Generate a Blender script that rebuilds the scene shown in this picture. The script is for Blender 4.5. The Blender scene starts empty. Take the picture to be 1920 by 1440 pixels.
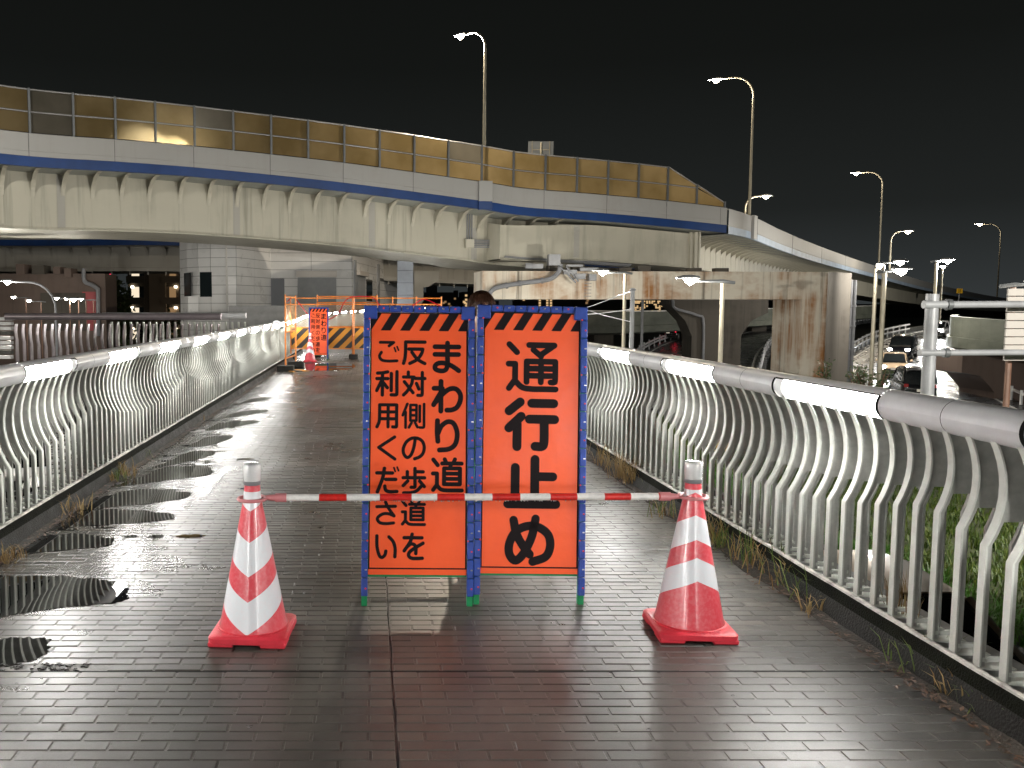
import bpy, bmesh, math, random
from mathutils import Vector, Matrix
R = math.radians
random.seed(7)
scene = bpy.context.scene
col = scene.collection

# ------------------------------------------------------------ camera, sky, exposure
F, CX, CYP, HC, PITCH = 1670.0, 692.0, 720.0, 1.5, math.atan(143 / 1670.0)
cam_d = bpy.data.cameras.new('camera')
cam = bpy.data.objects.new('camera', cam_d)
col.objects.link(cam)
cam.location = (0, 0, HC)
cam.rotation_euler = (math.pi / 2 - PITCH, 0, 0)
cam_d.sensor_width = 36
cam_d.lens = F / 1920 * 36
cam_d.shift_x = (960 - CX) / 1920
cam_d.clip_start = 0.05
cam_d.clip_end = 4000
scene.camera = cam

world = bpy.data.worlds.new('World')
scene.world = world
world.use_nodes = True
wn, wl = world.node_tree.nodes, world.node_tree.links
wn.clear()
wo = wn.new('ShaderNodeOutputWorld')
bg = wn.new('ShaderNodeBackground')
tc = wn.new('ShaderNodeTexCoord')
sp = wn.new('ShaderNodeSeparateXYZ')
cr = wn.new('ShaderNodeValToRGB')          # light pollution: brighter and warmer towards the horizon
e = cr.color_ramp.elements
e[0].position, e[0].color = 0.0, (0.030, 0.034, 0.035, 1)
e[1].position, e[1].color = 0.55, (0.0026, 0.0030, 0.0025, 1)
m = cr.color_ramp.elements.new(0.10); m.color = (0.0125, 0.014, 0.0135, 1)
m = cr.color_ramp.elements.new(0.25); m.color = (0.0060, 0.0067, 0.0061, 1)
sky = wn.new('ShaderNodeTexSky')
sky.sky_type = 'NISHITA'
sky.sun_disc = False
sky.sun_elevation = R(-8)
sky.sun_rotation = R(200)
sk = wn.new('ShaderNodeBackground')
sk.inputs['Strength'].default_value = 0.002
ad = wn.new('ShaderNodeAddShader')
wl.new(tc.outputs['Generated'], sp.inputs[0])
wl.new(sp.outputs['Z'], cr.inputs[0])
wl.new(cr.outputs[0], bg.inputs['Color'])
wl.new(sky.outputs[0], sk.inputs['Color'])
wl.new(bg.outputs[0], ad.inputs[0])
wl.new(sk.outputs[0], ad.inputs[1])
wl.new(ad.outputs[0], wo.inputs[0])
sun_d = bpy.data.lights.new('moonlight', 'SUN')
sun_d.energy = 0.01
sun_d.angle = R(12)
sun = bpy.data.objects.new('moonlight', sun_d)
col.objects.link(sun)
sun.rotation_euler = (R(40), 0, R(20))

scene.view_settings.view_transform = 'Standard'
scene.view_settings.look = 'None'
scene.view_settings.exposure = 0.22
scene.view_settings.gamma = 1.0
scene.view_settings.use_curve_mapping = False
scene.render.engine = 'CYCLES'
cy = scene.cycles
cy.use_denoising = True
try:
    cy.denoiser = 'OPENIMAGEDENOISE'
except Exception:
    pass
cy.max_bounces = 6
cy.diffuse_bounces = 3
cy.glossy_bounces = 3
cy.transmission_bounces = 4
cy.transparent_max_bounces = 8
cy.sample_clamp_indirect = 4.0
cy.sample_clamp_direct = 0.0
cy.caustics_reflective = False
cy.caustics_refractive = False
cy.use_light_tree = True

LED = 112.0          # radiance of the lamp strips in the handrail

# ------------------------------------------------------------ helpers
def W(px, py, d):
    """point of the place seen at photograph pixel (px, py) that lies d metres along the walkway"""
    dx, dy = (px - CX) / F, -(py - CYP) / F
    t = d / (math.cos(PITCH) + dy * math.sin(PITCH))
    return Vector((t * dx, d, HC + t * (dy * math.cos(PITCH) - math.sin(PITCH))))

def G(px, py, z=0.0):
    """where the ray through pixel (px, py) meets height z"""
    dx, dy = (px - CX) / F, -(py - CYP) / F
    vz = dy * math.cos(PITCH) - math.sin(PITCH)
    t = (z - HC) / vz
    return Vector((t * dx, t * (math.cos(PITCH) + dy * math.sin(PITCH)), z))

class MB:
    def __init__(s):
        s.v, s.f, s.mi = [], [], []
    def add(s, vs, fs, mi=0):
        b = len(s.v)
        s.v += [tuple(x) for x in vs]
        s.f += [tuple(i + b for i in f) for f in fs]
        s.mi += [mi] * len(fs)
        return s
    def box(s, a, b, mi=0, M=None):
        x0, y0, z0 = a; x1, y1, z1 = b
        vs = [Vector(p) for p in ((x0,y0,z0),(x1,y0,z0),(x1,y1,z0),(x0,y1,z0),(x0,y0,z1),(x1,y0,z1),(x1,y1,z1),(x0,y1,z1))]
        if M: vs = [M @ p for p in vs]
        return s.add(vs, [(0,3,2,1),(4,5,6,7),(0,1,5,4),(1,2,6,5),(2,3,7,6),(3,0,4,7)], mi)
    def bbox(s, a, b, bev, mi=0, M=None):
        """box with chamfered edges"""
        x0, y0, z0 = a; x1, y1, z1 = b
        bm = bmesh.new()
        bmesh.ops.create_cube(bm, size=1)
        for v in bm.verts:
            v.co = Vector(((x0+x1)/2+v.co.x*(x1-x0), (y0+y1)/2+v.co.y*(y1-y0), (z0+z1)/2+v.co.z*(z1-z0)))
        bmesh.ops.bevel(bm, geom=bm.edges[:], offset=bev, segments=1, affect='EDGES', profile=0.5)
        bm.verts.index_update()
        vs = [v.co.copy() for v in bm.verts]
        if M: vs = [M @ p for p in vs]
        s.add(vs, [[v.index for v in f.verts] for f in bm.faces], mi)
        bm.free()
        return s
    def tube(s, pts, r, n=8, mi=0, cap=True):
        pts = [Vector(p) for p in pts]
        rs = r if isinstance(r, (list, tuple)) else [r] * len(pts)
        rings = []
        prev = None
        for i, p in enumerate(pts):
            t = (pts[min(i+1, len(pts)-1)] - pts[max(i-1, 0)]).normalized()
            if prev is None:
                u = t.orthogonal().normalized()
                if abs(t.z) < 0.9: u = Vector((0,0,1)).cross(t).normalized()
            else:
                u = (prev - t * prev.dot(t)).normalized()
            prev = u
            w = t.cross(u)
            rings.append([p + (u*math.cos(2*math.pi*k/n) + w*math.sin(2*math.pi*k/n))*rs[i] for k in range(n)])
        vs = [v for ring in rings for v in ring]
        fs = []
        for i in range(len(pts)-1):
            for k in range(n):
                a, b = i*n+k, i*n+(k+1) % n
                fs.append((a, b, b+n, a+n))
        if cap:
            fs.append(tuple(range(n))[::-1]); fs.append(tuple((len(pts)-1)*n+k for k in range(n)))
        return s.add(vs, fs, mi)
    def lathe(s, prof, n=24, mi=0, c=(0,0,0), cap=True):
        vs = [(c[0]+r*math.cos(2*math.pi*k/n), c[1]+r*math.sin(2*math.pi*k/n), c[2]+z) for r, z in prof for k in range(n)]
        fs = []
        for i in range(len(prof)-1):
            for k in range(n):
                a, b = i*n+k, i*n+(k+1) % n
                fs.append((a, b, b+n, a+n))
        if cap:
            fs.append(tuple(range(n))[::-1]); fs.append(tuple((len(prof)-1)*n+k for k in range(n)))
        return s.add(vs, fs, mi)
    def prism(s, poly, y0, y1, mi=0, M=None):
        """poly in (x, z), extruded along y"""
        n = len(poly)
        vs = [Vector((p[0], y0, p[1])) for p in poly] + [Vector((p[0], y1, p[1])) for p in poly]
        if M: vs = [M @ p for p in vs]
        fs = [tuple(range(n)), tuple(range(2*n-1, n-1, -1))] + [(i, i+n, (i+1) % n+n, (i+1) % n) for i in range(n)]
        return s.add(vs, fs, mi)
    def quad(s, a, b, c, d, mi=0):
        return s.add([a, b, c, d], [(0,1,2,3)], mi)
    def mesh(s, name, mats, smooth=False, ang=None):
        me = bpy.data.meshes.new(name)
        me.from_pydata(s.v, [], s.f)
        for mt in (mats if isinstance(mats, (list, tuple)) else [mats]): me.materials.append(mt)
        me.polygons.foreach_set('material_index', s.mi)
        bm = bmesh.new(); bm.from_mesh(me)
        bmesh.ops.recalc_face_normals(bm, faces=bm.faces[:])
        bm.to_mesh(me); bm.free()
        if smooth:
            me.polygons.foreach_set('use_smooth', [True]*len(me.polygons))
            me.set_sharp_from_angle(angle=R(ang or 40))
        me.update()
        return me
    def build(s, name, mats, parent=None, smooth=False, ang=None, loc=None, rot=None):
        return ob(name, s.mesh(name, mats, smooth, ang), parent, loc, rot)

def ob(name, me, parent=None, loc=None, rot=None):
    o = bpy.data.objects.new(name, me)
    col.objects.link(o)
    if parent: o.parent = parent
    if loc is not None: o.location = loc
    if rot is not None: o.rotation_euler = rot
    return o

def empty(name, label, cat, loc=(0,0,0), rz=0, group=None):
    o = ob(name, None, None, loc, (0, 0, rz))
    o.empty_display_size = 0.2
    return tag(o, label, cat, group)

def tag(o, label=None, cat=None, group=None, kind=None):
    if label: o['label'] = label
    if cat: o['category'] = cat
    if group: o['group'] = group
    if kind: o['kind'] = kind
    return o

def copy_tree(o, parent=None):
    c = o.copy(); col.objects.link(c); c.parent = parent
    for ch in list(o.children): copy_tree(ch, c)
    return c

def crom(pts, n=6, closed=False):
    P = [Vector(p) for p in pts]
    out = []
    m = len(P)
    for i in range(m if closed else m-1):
        if closed:
            p0, p1, p2, p3 = P[i-1], P[i], P[(i+1) % m], P[(i+2) % m]
        else:
            p0 = P[i-1] if i else P[0]*2-P[1]
            p1, p2 = P[i], P[i+1]
            p3 = P[i+2] if i+2 < m else P[-1]*2-P[-2]
        for k in range(n):
            t = k/n
            out.append(0.5*((2*p1)+(p2-p0)*t+(2*p0-5*p1+4*p2-p3)*t*t+(3*p1-p0-3*p2+p3)*t**3))
    if not closed: out.append(P[-1])
    return out

# ------------------------------------------------------------ materials
def nodes(name):
    mt = bpy.data.materials.new(name)
    mt.use_nodes = True
    nt = mt.node_tree
    return mt, nt.nodes, nt.links, nt.nodes['Principled BSDF']

def mat(name, c, rough=0.6, metal=0.0, var=0.0, vscale=3.0, bump=0.0, bscale=60.0, rvar=0.0, c2=None, spec=0.5, coat=0.0, stretch=None):
    mt, n, l, b = nodes(name)
    b.inputs['Base Color'].default_value = (*c, 1)
    b.inputs['Roughness'].default_value = rough
    b.inputs['Metallic'].default_value = metal
    b.inputs['Specular IOR Level'].default_value = spec
    b.inputs['Coat Weight'].default_value = coat
    if var or bump or rvar or c2:
        tc = n.new('ShaderNodeTexCoord')
        src = tc.outputs['Object']
        if stretch:
            mp = n.new('ShaderNodeMapping'); mp.inputs['Scale'].default_value = stretch
            l.new(src, mp.inputs[0]); src = mp.outputs[0]
    if var or c2 or rvar:
        nz = n.new('ShaderNodeTexNoise')
        nz.inputs['Scale'].default_value = vscale
        nz.inputs['Detail'].default_value = 6
        nz.inputs['Roughness'].default_value = 0.62
        l.new(src, nz.inputs['Vector'])
    if var or c2:
        rp = n.new('ShaderNodeValToRGB')
        lo = c2 if c2 else tuple(x*(1-var) for x in c)
        hi = c if c2 else tuple(min(1, x*(1+var)) for x in c)
        rp.color_ramp.elements[0].position, rp.color_ramp.elements[0].color = 0.32, (*lo, 1)
        rp.color_ramp.elements[1].position, rp.color_ramp.elements[1].color = 0.66, (*hi, 1)
        l.new(nz.outputs['Fac'], rp.inputs[0])
        l.new(rp.outputs[0], b.inputs['Base Color'])
    if rvar:
        mr = n.new('ShaderNodeMapRange')
        mr.inputs['From Min'].default_value, mr.inputs['From Max'].default_value = 0.3, 0.7
        mr.inputs['To Min'].default_value, mr.inputs['To Max'].default_value = max(0.02, rough-rvar), min(1, rough+rvar)
        l.new(nz.outputs['Fac'], mr.inputs[0]); l.new(mr.outputs[0], b.inputs['Roughness'])
    if bump:
        n2 = n.new('ShaderNodeTexNoise'); n2.inputs['Scale'].default_value = bscale; n2.inputs['Detail'].default_value = 4
        l.new(src, n2.inputs['Vector'])
        bp = n.new('ShaderNodeBump'); bp.inputs['Strength'].default_value = bump; bp.inputs['Distance'].default_value = 0.02
        l.new(n2.outputs['Fac'], bp.inputs['Height']); l.new(bp.outputs[0], b.inputs['Normal'])
    return mt

def emit(name, c, s):
    mt, n, l, b = nodes(name)
    b.inputs['Base Color'].default_value = (0.02, 0.02, 0.02, 1)
    b.inputs['Emission Color'].default_value = (*c, 1)
    b.inputs['Emission Strength'].default_value = s
    return mt

def streaky(name, c, stain, amt=0.5, sx=3.0, sz=0.18, rough=0.7, dark=(0.03,0.03,0.025), damt=0.3, big=0.25, lo0=0.45, hi0=0.68, lo1=0.50, hi1=0.66):
    """paint or concrete with runs of rust and grime down the face"""
    mt, n, l, b = nodes(name)
    tc = n.new('ShaderNodeTexCoord')
    def streak(scale, seed, lo, hi):
        mp = n.new('ShaderNodeMapping'); mp.inputs['Scale'].default_value = scale
        mp.inputs['Location'].default_value = (seed, seed*1.7, seed*0.3)
        nz = n.new('ShaderNodeTexNoise'); nz.inputs['Scale'].default_value = 1; nz.inputs['Detail'].default_value = 5; nz.inputs['Roughness'].default_value = 0.65
        l.new(tc.outputs['Object'], mp.inputs[0]); l.new(mp.outputs[0], nz.inputs['Vector'])
        mr = n.new('ShaderNodeMapRange'); mr.inputs['From Min'].default_value = lo; mr.inputs['From Max'].default_value = hi
        l.new(nz.outputs['Fac'], mr.inputs[0]); return mr.outputs[0]
    def mixc(fac, k, a, bcol):
        mx = n.new('ShaderNodeMix'); mx.data_type = 'RGBA'
        mu = n.new('ShaderNodeMath'); mu.operation = 'MULTIPLY'; mu.inputs[1].default_value = k; mu.use_clamp = True
        l.new(fac, mu.inputs[0]); l.new(mu.outputs[0], mx.inputs[0])
        if isinstance(a, tuple): mx.inputs[6].default_value = (*a, 1)
        else: l.new(a, mx.inputs[6])
        mx.inputs[7].default_value = (*bcol, 1)
        return mx.outputs[2]
    broad = streak((big, big, big*1.6), 3.1, lo0, hi0)
    s1 = streak((sx, sx, sz), 0.0, lo1, hi1)
    gate = n.new('ShaderNodeMath'); gate.operation = 'MULTIPLY'
    l.new(s1, gate.inputs[0]); l.new(broad, gate.inputs[1])
    s2 = streak((sx*1.7, sx*1.7, sz*0.7), 9.0, 0.56, 0.72)
    c1 = mixc(broad, 0.35*amt, c, tuple(0.6*x+0.4*y for x, y in zip(c, stain)))
    c2 = mixc(gate.outputs[0], amt, c1, stain)
    c3 = mixc(s2, damt, c2, dark)
    l.new(c3, b.inputs['Base Color'])
    b.inputs['Roughness'].default_value = rough
    return mt

M = {}
M['kerb'] = mat('wet_kerb_concrete', (0.020,0.020,0.018), 0.55, spec=0.18, var=0.5, vscale=5, bump=0.4, bscale=90, rvar=0.15)
M['kerb_moss'] = mat('mossy_kerb_band', (0.010,0.011,0.006), 0.8, spec=0.1, c2=(0.004,0.004,0.003), vscale=7, bump=0.5, bscale=120)
M['edge'] = mat('worn_steel_edge', (0.42,0.40,0.36), 0.5, var=0.5, vscale=14, bump=0.3)
M['ledge'] = mat('kerb_ledge_plate', (0.20,0.20,0.195), 0.5, var=0.45, vscale=6)
M['tube'] = mat('satin_aluminium_tube', (0.80,0.80,0.81), 0.36, 0.08, var=0.10, vscale=2.5, rvar=0.08, bump=0.04, bscale=300)
M['tube_dark'] = mat('shaded_handrail', (0.40,0.34,0.36), 0.4, 0.3, var=0.15)  # rail seen from its lampless back, that shade is put into the colour
M['bal'] = mat('cast_aluminium_baluster', (0.68,0.70,0.64), 0.46, 0.05, var=0.10, vscale=9, bump=0.12, bscale=160)
M['bal_web'] = mat('baluster_web_shaded', (0.44,0.445,0.41), 0.55, 0.05, var=0.25, vscale=8)  # webs and rear legs toned darker, their side shade is in the colour
M['gasket'] = mat('black_gasket', (0.010,0.010,0.010), 0.8, spec=0.1)
M['bolt'] = mat('zinc_bolt', (0.5,0.5,0.48), 0.35, 0.8)
def led_mat():
    # the tube inside stops short of the far end of its diffuser
    mt, n, l, b = nodes('handrail_lamp_diffuser')
    tc = n.new('ShaderNodeTexCoord'); sx = n.new('ShaderNodeSeparateXYZ'); l.new(tc.outputs['Object'], sx.inputs[0])
    mr = n.new('ShaderNodeMapRange'); mr.interpolation_type = 'SMOOTHSTEP'
    mr.inputs['From Min'].default_value, mr.inputs['From Max'].default_value = 0.85, 0.94
    mr.inputs['To Min'].default_value, mr.inputs['To Max'].default_value = LED, 0.35
    l.new(sx.outputs['Y'], mr.inputs[0]); l.new(mr.outputs[0], b.inputs['Emission Strength'])
    b.inputs['Emission Color'].default_value = (1.0,0.985,0.95,1); b.inputs['Base Color'].default_value = (0.5,0.5,0.5,1)
    return mt
M['led'] = led_mat()
M['led_far'] = emit('far_lamp_diffuser', (1.0,0.985,0.95), LED)
M['globe'] = emit('glowing_white_globe', (1.0,0.98,0.95), 1.6)  # ball of the end post glows by itself to show bright white
M['blue'] = mat('blue_plastic', (0.012,0.05,0.30), 0.38, var=0.22, vscale=22, bump=0.25, bscale=260)
M['green'] = mat('green_steel', (0.0,0.22,0.07), 0.45)
M['black_print'] = mat('black_print', (0.008,0.005,0.006), 0.75, spec=0.2)
M['sign_orange'] = mat('fluorescent_orange_sheet', (1.0,0.105,0.018), 0.42, var=0.10, vscale=4, bump=0.10, bscale=14, rvar=0.12)
M['red_bead'] = emit('red_led_bead', (1.0,0.03,0.03), 0.5)
M['steel'] = mat('bright_steel', (0.6,0.6,0.58), 0.3, 0.9)
M['cone_base'] = mat('cone_red_rubber', (0.58,0.030,0.048), 0.42, var=0.12, vscale=12, bump=0.15, bscale=90)
M['cone_ring'] = mat('faded_pink_plastic', (0.55,0.20,0.21), 0.5)
M['pole_white'] = mat('pole_white_film', (0.72,0.70,0.67), 0.4, var=0.12, vscale=30)
M['pole_red'] = mat('pole_red_film', (0.55,0.02,0.015), 0.35, var=0.25, vscale=30)
M['orange_pipe'] = mat('orange_steel_pipe', (0.72,0.23,0.035), 0.45, var=0.2, vscale=10)
M['wire'] = mat('mesh_wire', (0.52,0.30,0.14), 0.45, 0.2)
M['red_tube'] = mat('red_tube_light', (0.55,0.012,0.03), 0.25)
M['asphalt'] = mat('wet_asphalt', (0.035,0.037,0.04), 0.28, var=0.4, vscale=1.2, rvar=0.15, bump=0.35, bscale=40)
M['soil'] = mat('night_ground', (0.022,0.024,0.02), 0.9, var=0.5, vscale=0.3)
M['line'] = mat('road_paint', (0.7,0.7,0.68), 0.4, var=0.2, vscale=5)
M['parapet'] = streaky('white_parapet_panel', (0.375,0.37,0.36), (0.27,0.22,0.18), 0.35, 1.2, 0.25, 0.5, (0.3,0.28,0.26), 0.25)
M['bridge_blue'] = mat('blue_fascia_paint', (0.008,0.042,0.17), 0.42, var=0.18, vscale=0.8)
M['pale_blue'] = mat('pale_blue_fascia', (0.34,0.42,0.53), 0.45, var=0.15, vscale=0.8)
M['girder'] = streaky('girder_paint', (0.48,0.455,0.375), (0.27,0.26,0.21), 0.8, 0.9, 0.12, 0.5, (0.17,0.165,0.13), 0.55, 0.14)
M['girder_dark'] = streaky('far_girder_paint', (0.40,0.385,0.35), (0.25,0.22,0.19), 0.5, 0.9, 0.12, 0.55)
M['post'] = mat('barrier_post_grey', (0.20,0.21,0.22), 0.45, 0.5, var=0.1)
M['rail'] = mat('barrier_rail_alloy', (0.5,0.49,0.49), 0.4, 0.5)
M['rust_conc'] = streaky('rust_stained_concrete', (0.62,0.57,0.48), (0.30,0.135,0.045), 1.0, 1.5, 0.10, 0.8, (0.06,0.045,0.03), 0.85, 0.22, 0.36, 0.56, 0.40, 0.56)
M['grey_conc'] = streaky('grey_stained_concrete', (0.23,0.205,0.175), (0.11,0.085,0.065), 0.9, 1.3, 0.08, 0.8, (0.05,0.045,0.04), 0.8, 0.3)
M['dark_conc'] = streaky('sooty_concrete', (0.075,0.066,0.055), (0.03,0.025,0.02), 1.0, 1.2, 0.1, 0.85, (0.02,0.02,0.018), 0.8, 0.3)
M['green_conc'] = mat('mossy_parapet_concrete', (0.15,0.16,0.13), 0.7, c2=(0.08,0.09,0.07), vscale=0.35, stretch=(1,1,2))
M['tile'] = mat('white_wall_tile', (0.74,0.735,0.73), 0.32, var=0.06, vscale=0.8, rvar=0.08)
M['tile_back'] = mat('wall_joint_grey', (0.10,0.10,0.10), 0.8)
M['shutter'] = mat('grey_roller_shutter', (0.30,0.31,0.32), 0.45, var=0.06)
M['door'] = mat('grey_steel_door', (0.20,0.21,0.235), 0.45)
M['dark_glass'] = mat('dark_window_glass', (0.012,0.018,0.02), 0.08)
M['bluegrey'] = mat('blue_grey_panel', (0.33,0.36,0.42), 0.45, var=0.06)
M['galv'] = mat('galvanised_pole', (0.36,0.37,0.39), 0.42, 0.1, var=0.18, vscale=1.5)
M['brown_pole'] = mat('brown_painted_pole', (0.20,0.11,0.075), 0.5, var=0.2)
M['lamp_pole'] = mat('pale_lamp_pole', (0.34,0.31,0.24), 0.45, 0.3, var=0.12)
M['lamp_head'] = mat('lamp_head_grey', (0.22,0.23,0.24), 0.45, 0.3)
M['lens_warm'] = emit('street_lamp_lens_warm', (1.0,0.86,0.62), 40)
M['lens_cool'] = emit('street_lamp_lens_cool', (1.0,0.95,0.82), 45)
M['win_warm'] = emit('lit_window_warm', (1.0,0.66,0.32), 0.65)
M['win_hall'] = emit('lit_stair_hall', (1.0,0.84,0.62), 0.85)
M['win_dim'] = emit('dim_lit_window', (1.0,0.60,0.28), 0.22)
M['bulb'] = emit('porch_bulb', (1.0,0.85,0.6), 8)
M['red_beacon'] = emit('red_beacon', (1.0,0.05,0.12), 3)
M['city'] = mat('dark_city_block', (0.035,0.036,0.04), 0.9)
M['apart'] = mat('apartment_render', (0.30,0.235,0.18), 0.8, var=0.1, vscale=0.4)
M['apart_dark'] = mat('apartment_brown', (0.10,0.085,0.07), 0.8)
M['tyre'] = mat('tyre_rubber', (0.015,0.015,0.015), 0.7)
M['rim'] = mat('wheel_rim', (0.4,0.4,0.41), 0.3, 0.8)
M['car_beige'] = mat('champagne_paint', (0.50,0.37,0.25), 0.28, 0.35, coat=0.8)
M['car_black'] = mat('black_paint', (0.008,0.008,0.010), 0.18, coat=1.0)
M['car_white'] = mat('white_paint', (0.72,0.72,0.72), 0.25, coat=0.8)
M['car_silver'] = mat('silver_paint', (0.38,0.38,0.39), 0.3, 0.6, coat=0.6)
M['car_trim'] = mat('black_trim', (0.012,0.012,0.012), 0.5)
M['car_glass'] = mat('car_glass', (0.01,0.012,0.013), 0.05)
M['headlight'] = emit('headlight_on', (1.0,0.98,0.95), 60)
M['taillight'] = emit('tail_light_on', (1.0,0.03,0.06), 9)
M['tail_off'] = mat('tail_light_unlit', (0.25,0.01,0.01), 0.2)
M['plate'] = emit('number_plate', (1.0,0.88,0.7), 0.35)
M['yellow_sign'] = mat('yellow_sign_face', (0.75,0.42,0.01), 0.45)
M['sign_back'] = mat('sign_back_panel', (0.62,0.58,0.54), 0.45)
M['skin'] = mat('skin', (0.45,0.27,0.19), 0.5)
M['hair'] = mat('brown_hair', (0.055,0.024,0.012), 0.45, var=0.4, vscale=40, stretch=(6,6,0.6))
M['coat'] = mat('dark_coat', (0.02,0.022,0.03), 0.85, var=0.2, vscale=8)
M['trousers'] = mat('grey_trousers', (0.05,0.05,0.055), 0.85)
M['shoe'] = mat('black_shoe', (0.01,0.01,0.01), 0.4)
M['pipe'] = mat('grey_drain_pipe', (0.19,0.195,0.21), 0.45, var=0.12, vscale=3)
M['pink_conc'] = streaky('pinkish_concrete', (0.13,0.095,0.08), (0.08,0.055,0.045), 0.6, 0.9, 0.15, 0.8)
M['red_wall'] = mat('red_painted_pier', (0.30,0.055,0.06), 0.6, var=0.2, vscale=0.6)
M['deck_soffit'] = mat('deck_soffit', (0.30,0.31,0.28), 0.7, var=0.15, vscale=0.5)
M['silt'] = mat('gutter_silt', (0.030,0.020,0.012), 0.8, c2=(0.010,0.009,0.005), vscale=12, bump=0.8, bscale=80)
M['low_wall'] = mat('grey_low_wall', (0.20,0.20,0.20), 0.5, var=0.15)
M['moss'] = mat('moss', (0.05,0.075,0.02), 0.9, c2=(0.03,0.025,0.012), vscale=20, bump=0.8, bscale=80)

def leafmat(name, c, c2, trans=0.25):
    mt, n, l, b = nodes(name)
    oi = n.new('ShaderNodeNewGeometry')
    rp = n.new('ShaderNodeValToRGB')
    rp.color_ramp.elements[0].color = (*c, 1); rp.color_ramp.elements[1].color = (*c2, 1)
    l.new(oi.outputs['Random Per Island'], rp.inputs[0]); l.new(rp.outputs[0], b.inputs['Base Color'])
    b.inputs['Roughness'].default_value = 0.55
    t = n.new('ShaderNodeBsdfTranslucent'); l.new(rp.outputs[0], t.inputs[0])
    mx = n.new('ShaderNodeMixShader'); mx.inputs[0].default_value = trans
    l.new(b.outputs[0], mx.inputs[1]); l.new(t.outputs[0], mx.inputs[2])
    l.new(mx.outputs[0], n['Material Output'].inputs[0])
    return mt
M['grass'] = leafmat('bank_grass', (0.030,0.075,0.008), (0.10,0.13,0.016))
M['grass_lit'] = leafmat('headlit_grass', (0.05,0.16,0.018), (0.10,0.22,0.03))  # verge blades tinted brighter, the headlight glow is put into their colour
M['dry'] = leafmat('dry_weed', (0.22,0.13,0.045), (0.34,0.24,0.10))
M['weed'] = leafmat('green_weed', (0.07,0.13,0.02), (0.16,0.20,0.05))
M['litter'] = leafmat('rotting_leaves', (0.035,0.018,0.008), (0.10,0.045,0.018), 0.0)
M['leaf'] = leafmat('shrub_leaf', (0.03,0.055,0.018), (0.08,0.11,0.04))

# wet paving brick
def brick_mat():
    mt, n, l, b = nodes('wet_paving_brick')
    ge = n.new('ShaderNodeNewGeometry')
    def nz(scale, det=5, rough=0.6, vec=None):
        t = n.new('ShaderNodeTexNoise'); t.inputs['Scale'].default_value = scale; t.inputs['Detail'].default_value = det; t.inputs['Roughness'].default_value = rough
        l.new(vec or ge.outputs['Position'], t.inputs['Vector']); return t.outputs['Fac']
    def ramp(f, a, b_, p0=0.35, p1=0.65):
        r = n.new('ShaderNodeValToRGB')
        r.color_ramp.elements[0].position, r.color_ramp.elements[0].color = p0, (*a, 1)
        r.color_ramp.elements[1].position, r.color_ramp.elements[1].color = p1, (*b_, 1)
        l.new(f, r.inputs[0]); return r.outputs[0]
    base = ramp(nz(1.1), (0.050,0.047,0.042), (0.104,0.097,0.086))
    isl = ramp(ge.outputs['Random Per Island'], (0.62,0.62,0.62), (1.22,1.19,1.15), 0, 1)
    mx = n.new('ShaderNodeMix'); mx.data_type = 'RGBA'; mx.blend_type = 'MULTIPLY'; mx.inputs[0].default_value = 1
    l.new(base, mx.inputs[6]); l.new(isl, mx.inputs[7])
    gr = ramp(nz(260, 3, 0.7), (0.62,0.62,0.62), (1.25,1.25,1.25), 0.3, 0.7)
    m2 = n.new('ShaderNodeMix'); m2.data_type = 'RGBA'; m2.blend_type = 'MULTIPLY'; m2.inputs[0].default_value = 0.8
    l.new(mx.outputs[2], m2.inputs[6]); l.new(gr, m2.inputs[7])
    m3 = n.new('ShaderNodeMix'); m3.data_type = 'RGBA'; m3.blend_type = 'MULTIPLY'; m3.inputs[0].default_value = 1
    l.new(m2.outputs[2], m3.inputs[6]); l.new(ramp(nz(0.45, 4, 0.7), (0.66,0.64,0.62), (1.18,1.18,1.18), 0.38, 0.62), m3.inputs[7])
    l.new(m3.outputs[2], b.inputs['Base Color'])
    mr = n.new('ShaderNodeMapRange'); mr.inputs['From Min'].default_value, mr.inputs['From Max'].default_value = 0.34, 0.66
    mr.inputs['To Min'].default_value, mr.inputs['To Max'].default_value = 0.27, 0.43
    l.new(nz(0.9, 6, 0.65), mr.inputs[0])
    # the path drains to its left edge and stays wettest there
    sp_ = n.new('ShaderNodeSeparateXYZ'); l.new(ge.outputs['Position'], sp_.inputs[0])
    wt = n.new('ShaderNodeMapRange'); wt.interpolation_type = 'SMOOTHSTEP'
    wt.inputs['From Min'].default_value, wt.inputs['From Max'].default_value = -0.7, -1.9
    wt.inputs['To Min'].default_value, wt.inputs['To Max'].default_value = 0.0, 0.13
    l.new(sp_.outputs['X'], wt.inputs[0])
    sb = n.new('ShaderNodeMath'); sb.operation = 'SUBTRACT'; l.new(mr.outputs[0], sb.inputs[0]); l.new(wt.outputs[0], sb.inputs[1])
    l.new(sb.outputs[0], b.inputs['Roughness'])
    bp = n.new('ShaderNodeBump'); bp.inputs['Strength'].default_value = 0.14; bp.inputs['Distance'].default_value = 0.003
    l.new(nz(320, 3, 0.7), bp.inputs['Height'])
    b2 = n.new('ShaderNodeBump'); b2.inputs['Strength'].default_value = 0.04; b2.inputs['Distance'].default_value = 0.01
    l.new(nz(28, 3, 0.6), b2.inputs['Height']); l.new(bp.outputs[0], b2.inputs['Normal'])
    l.new(b2.outputs[0], b.inputs['Normal'])
    return mt
M['brick'] = brick_mat()
M['joint'] = mat('wet_joint_mortar', (0.060,0.055,0.047), 0.42, var=0.4, vscale=9, bump=0.15, bscale=60)
M['dirt'] = mat('dark_broken_bed', (0.016,0.014,0.012), 0.35, var=0.4, vscale=30, bump=0.9, bscale=90)
M['water'] = mat('puddle_water', (0.006,0.006,0.006), 0.015, spec=0.62)

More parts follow.
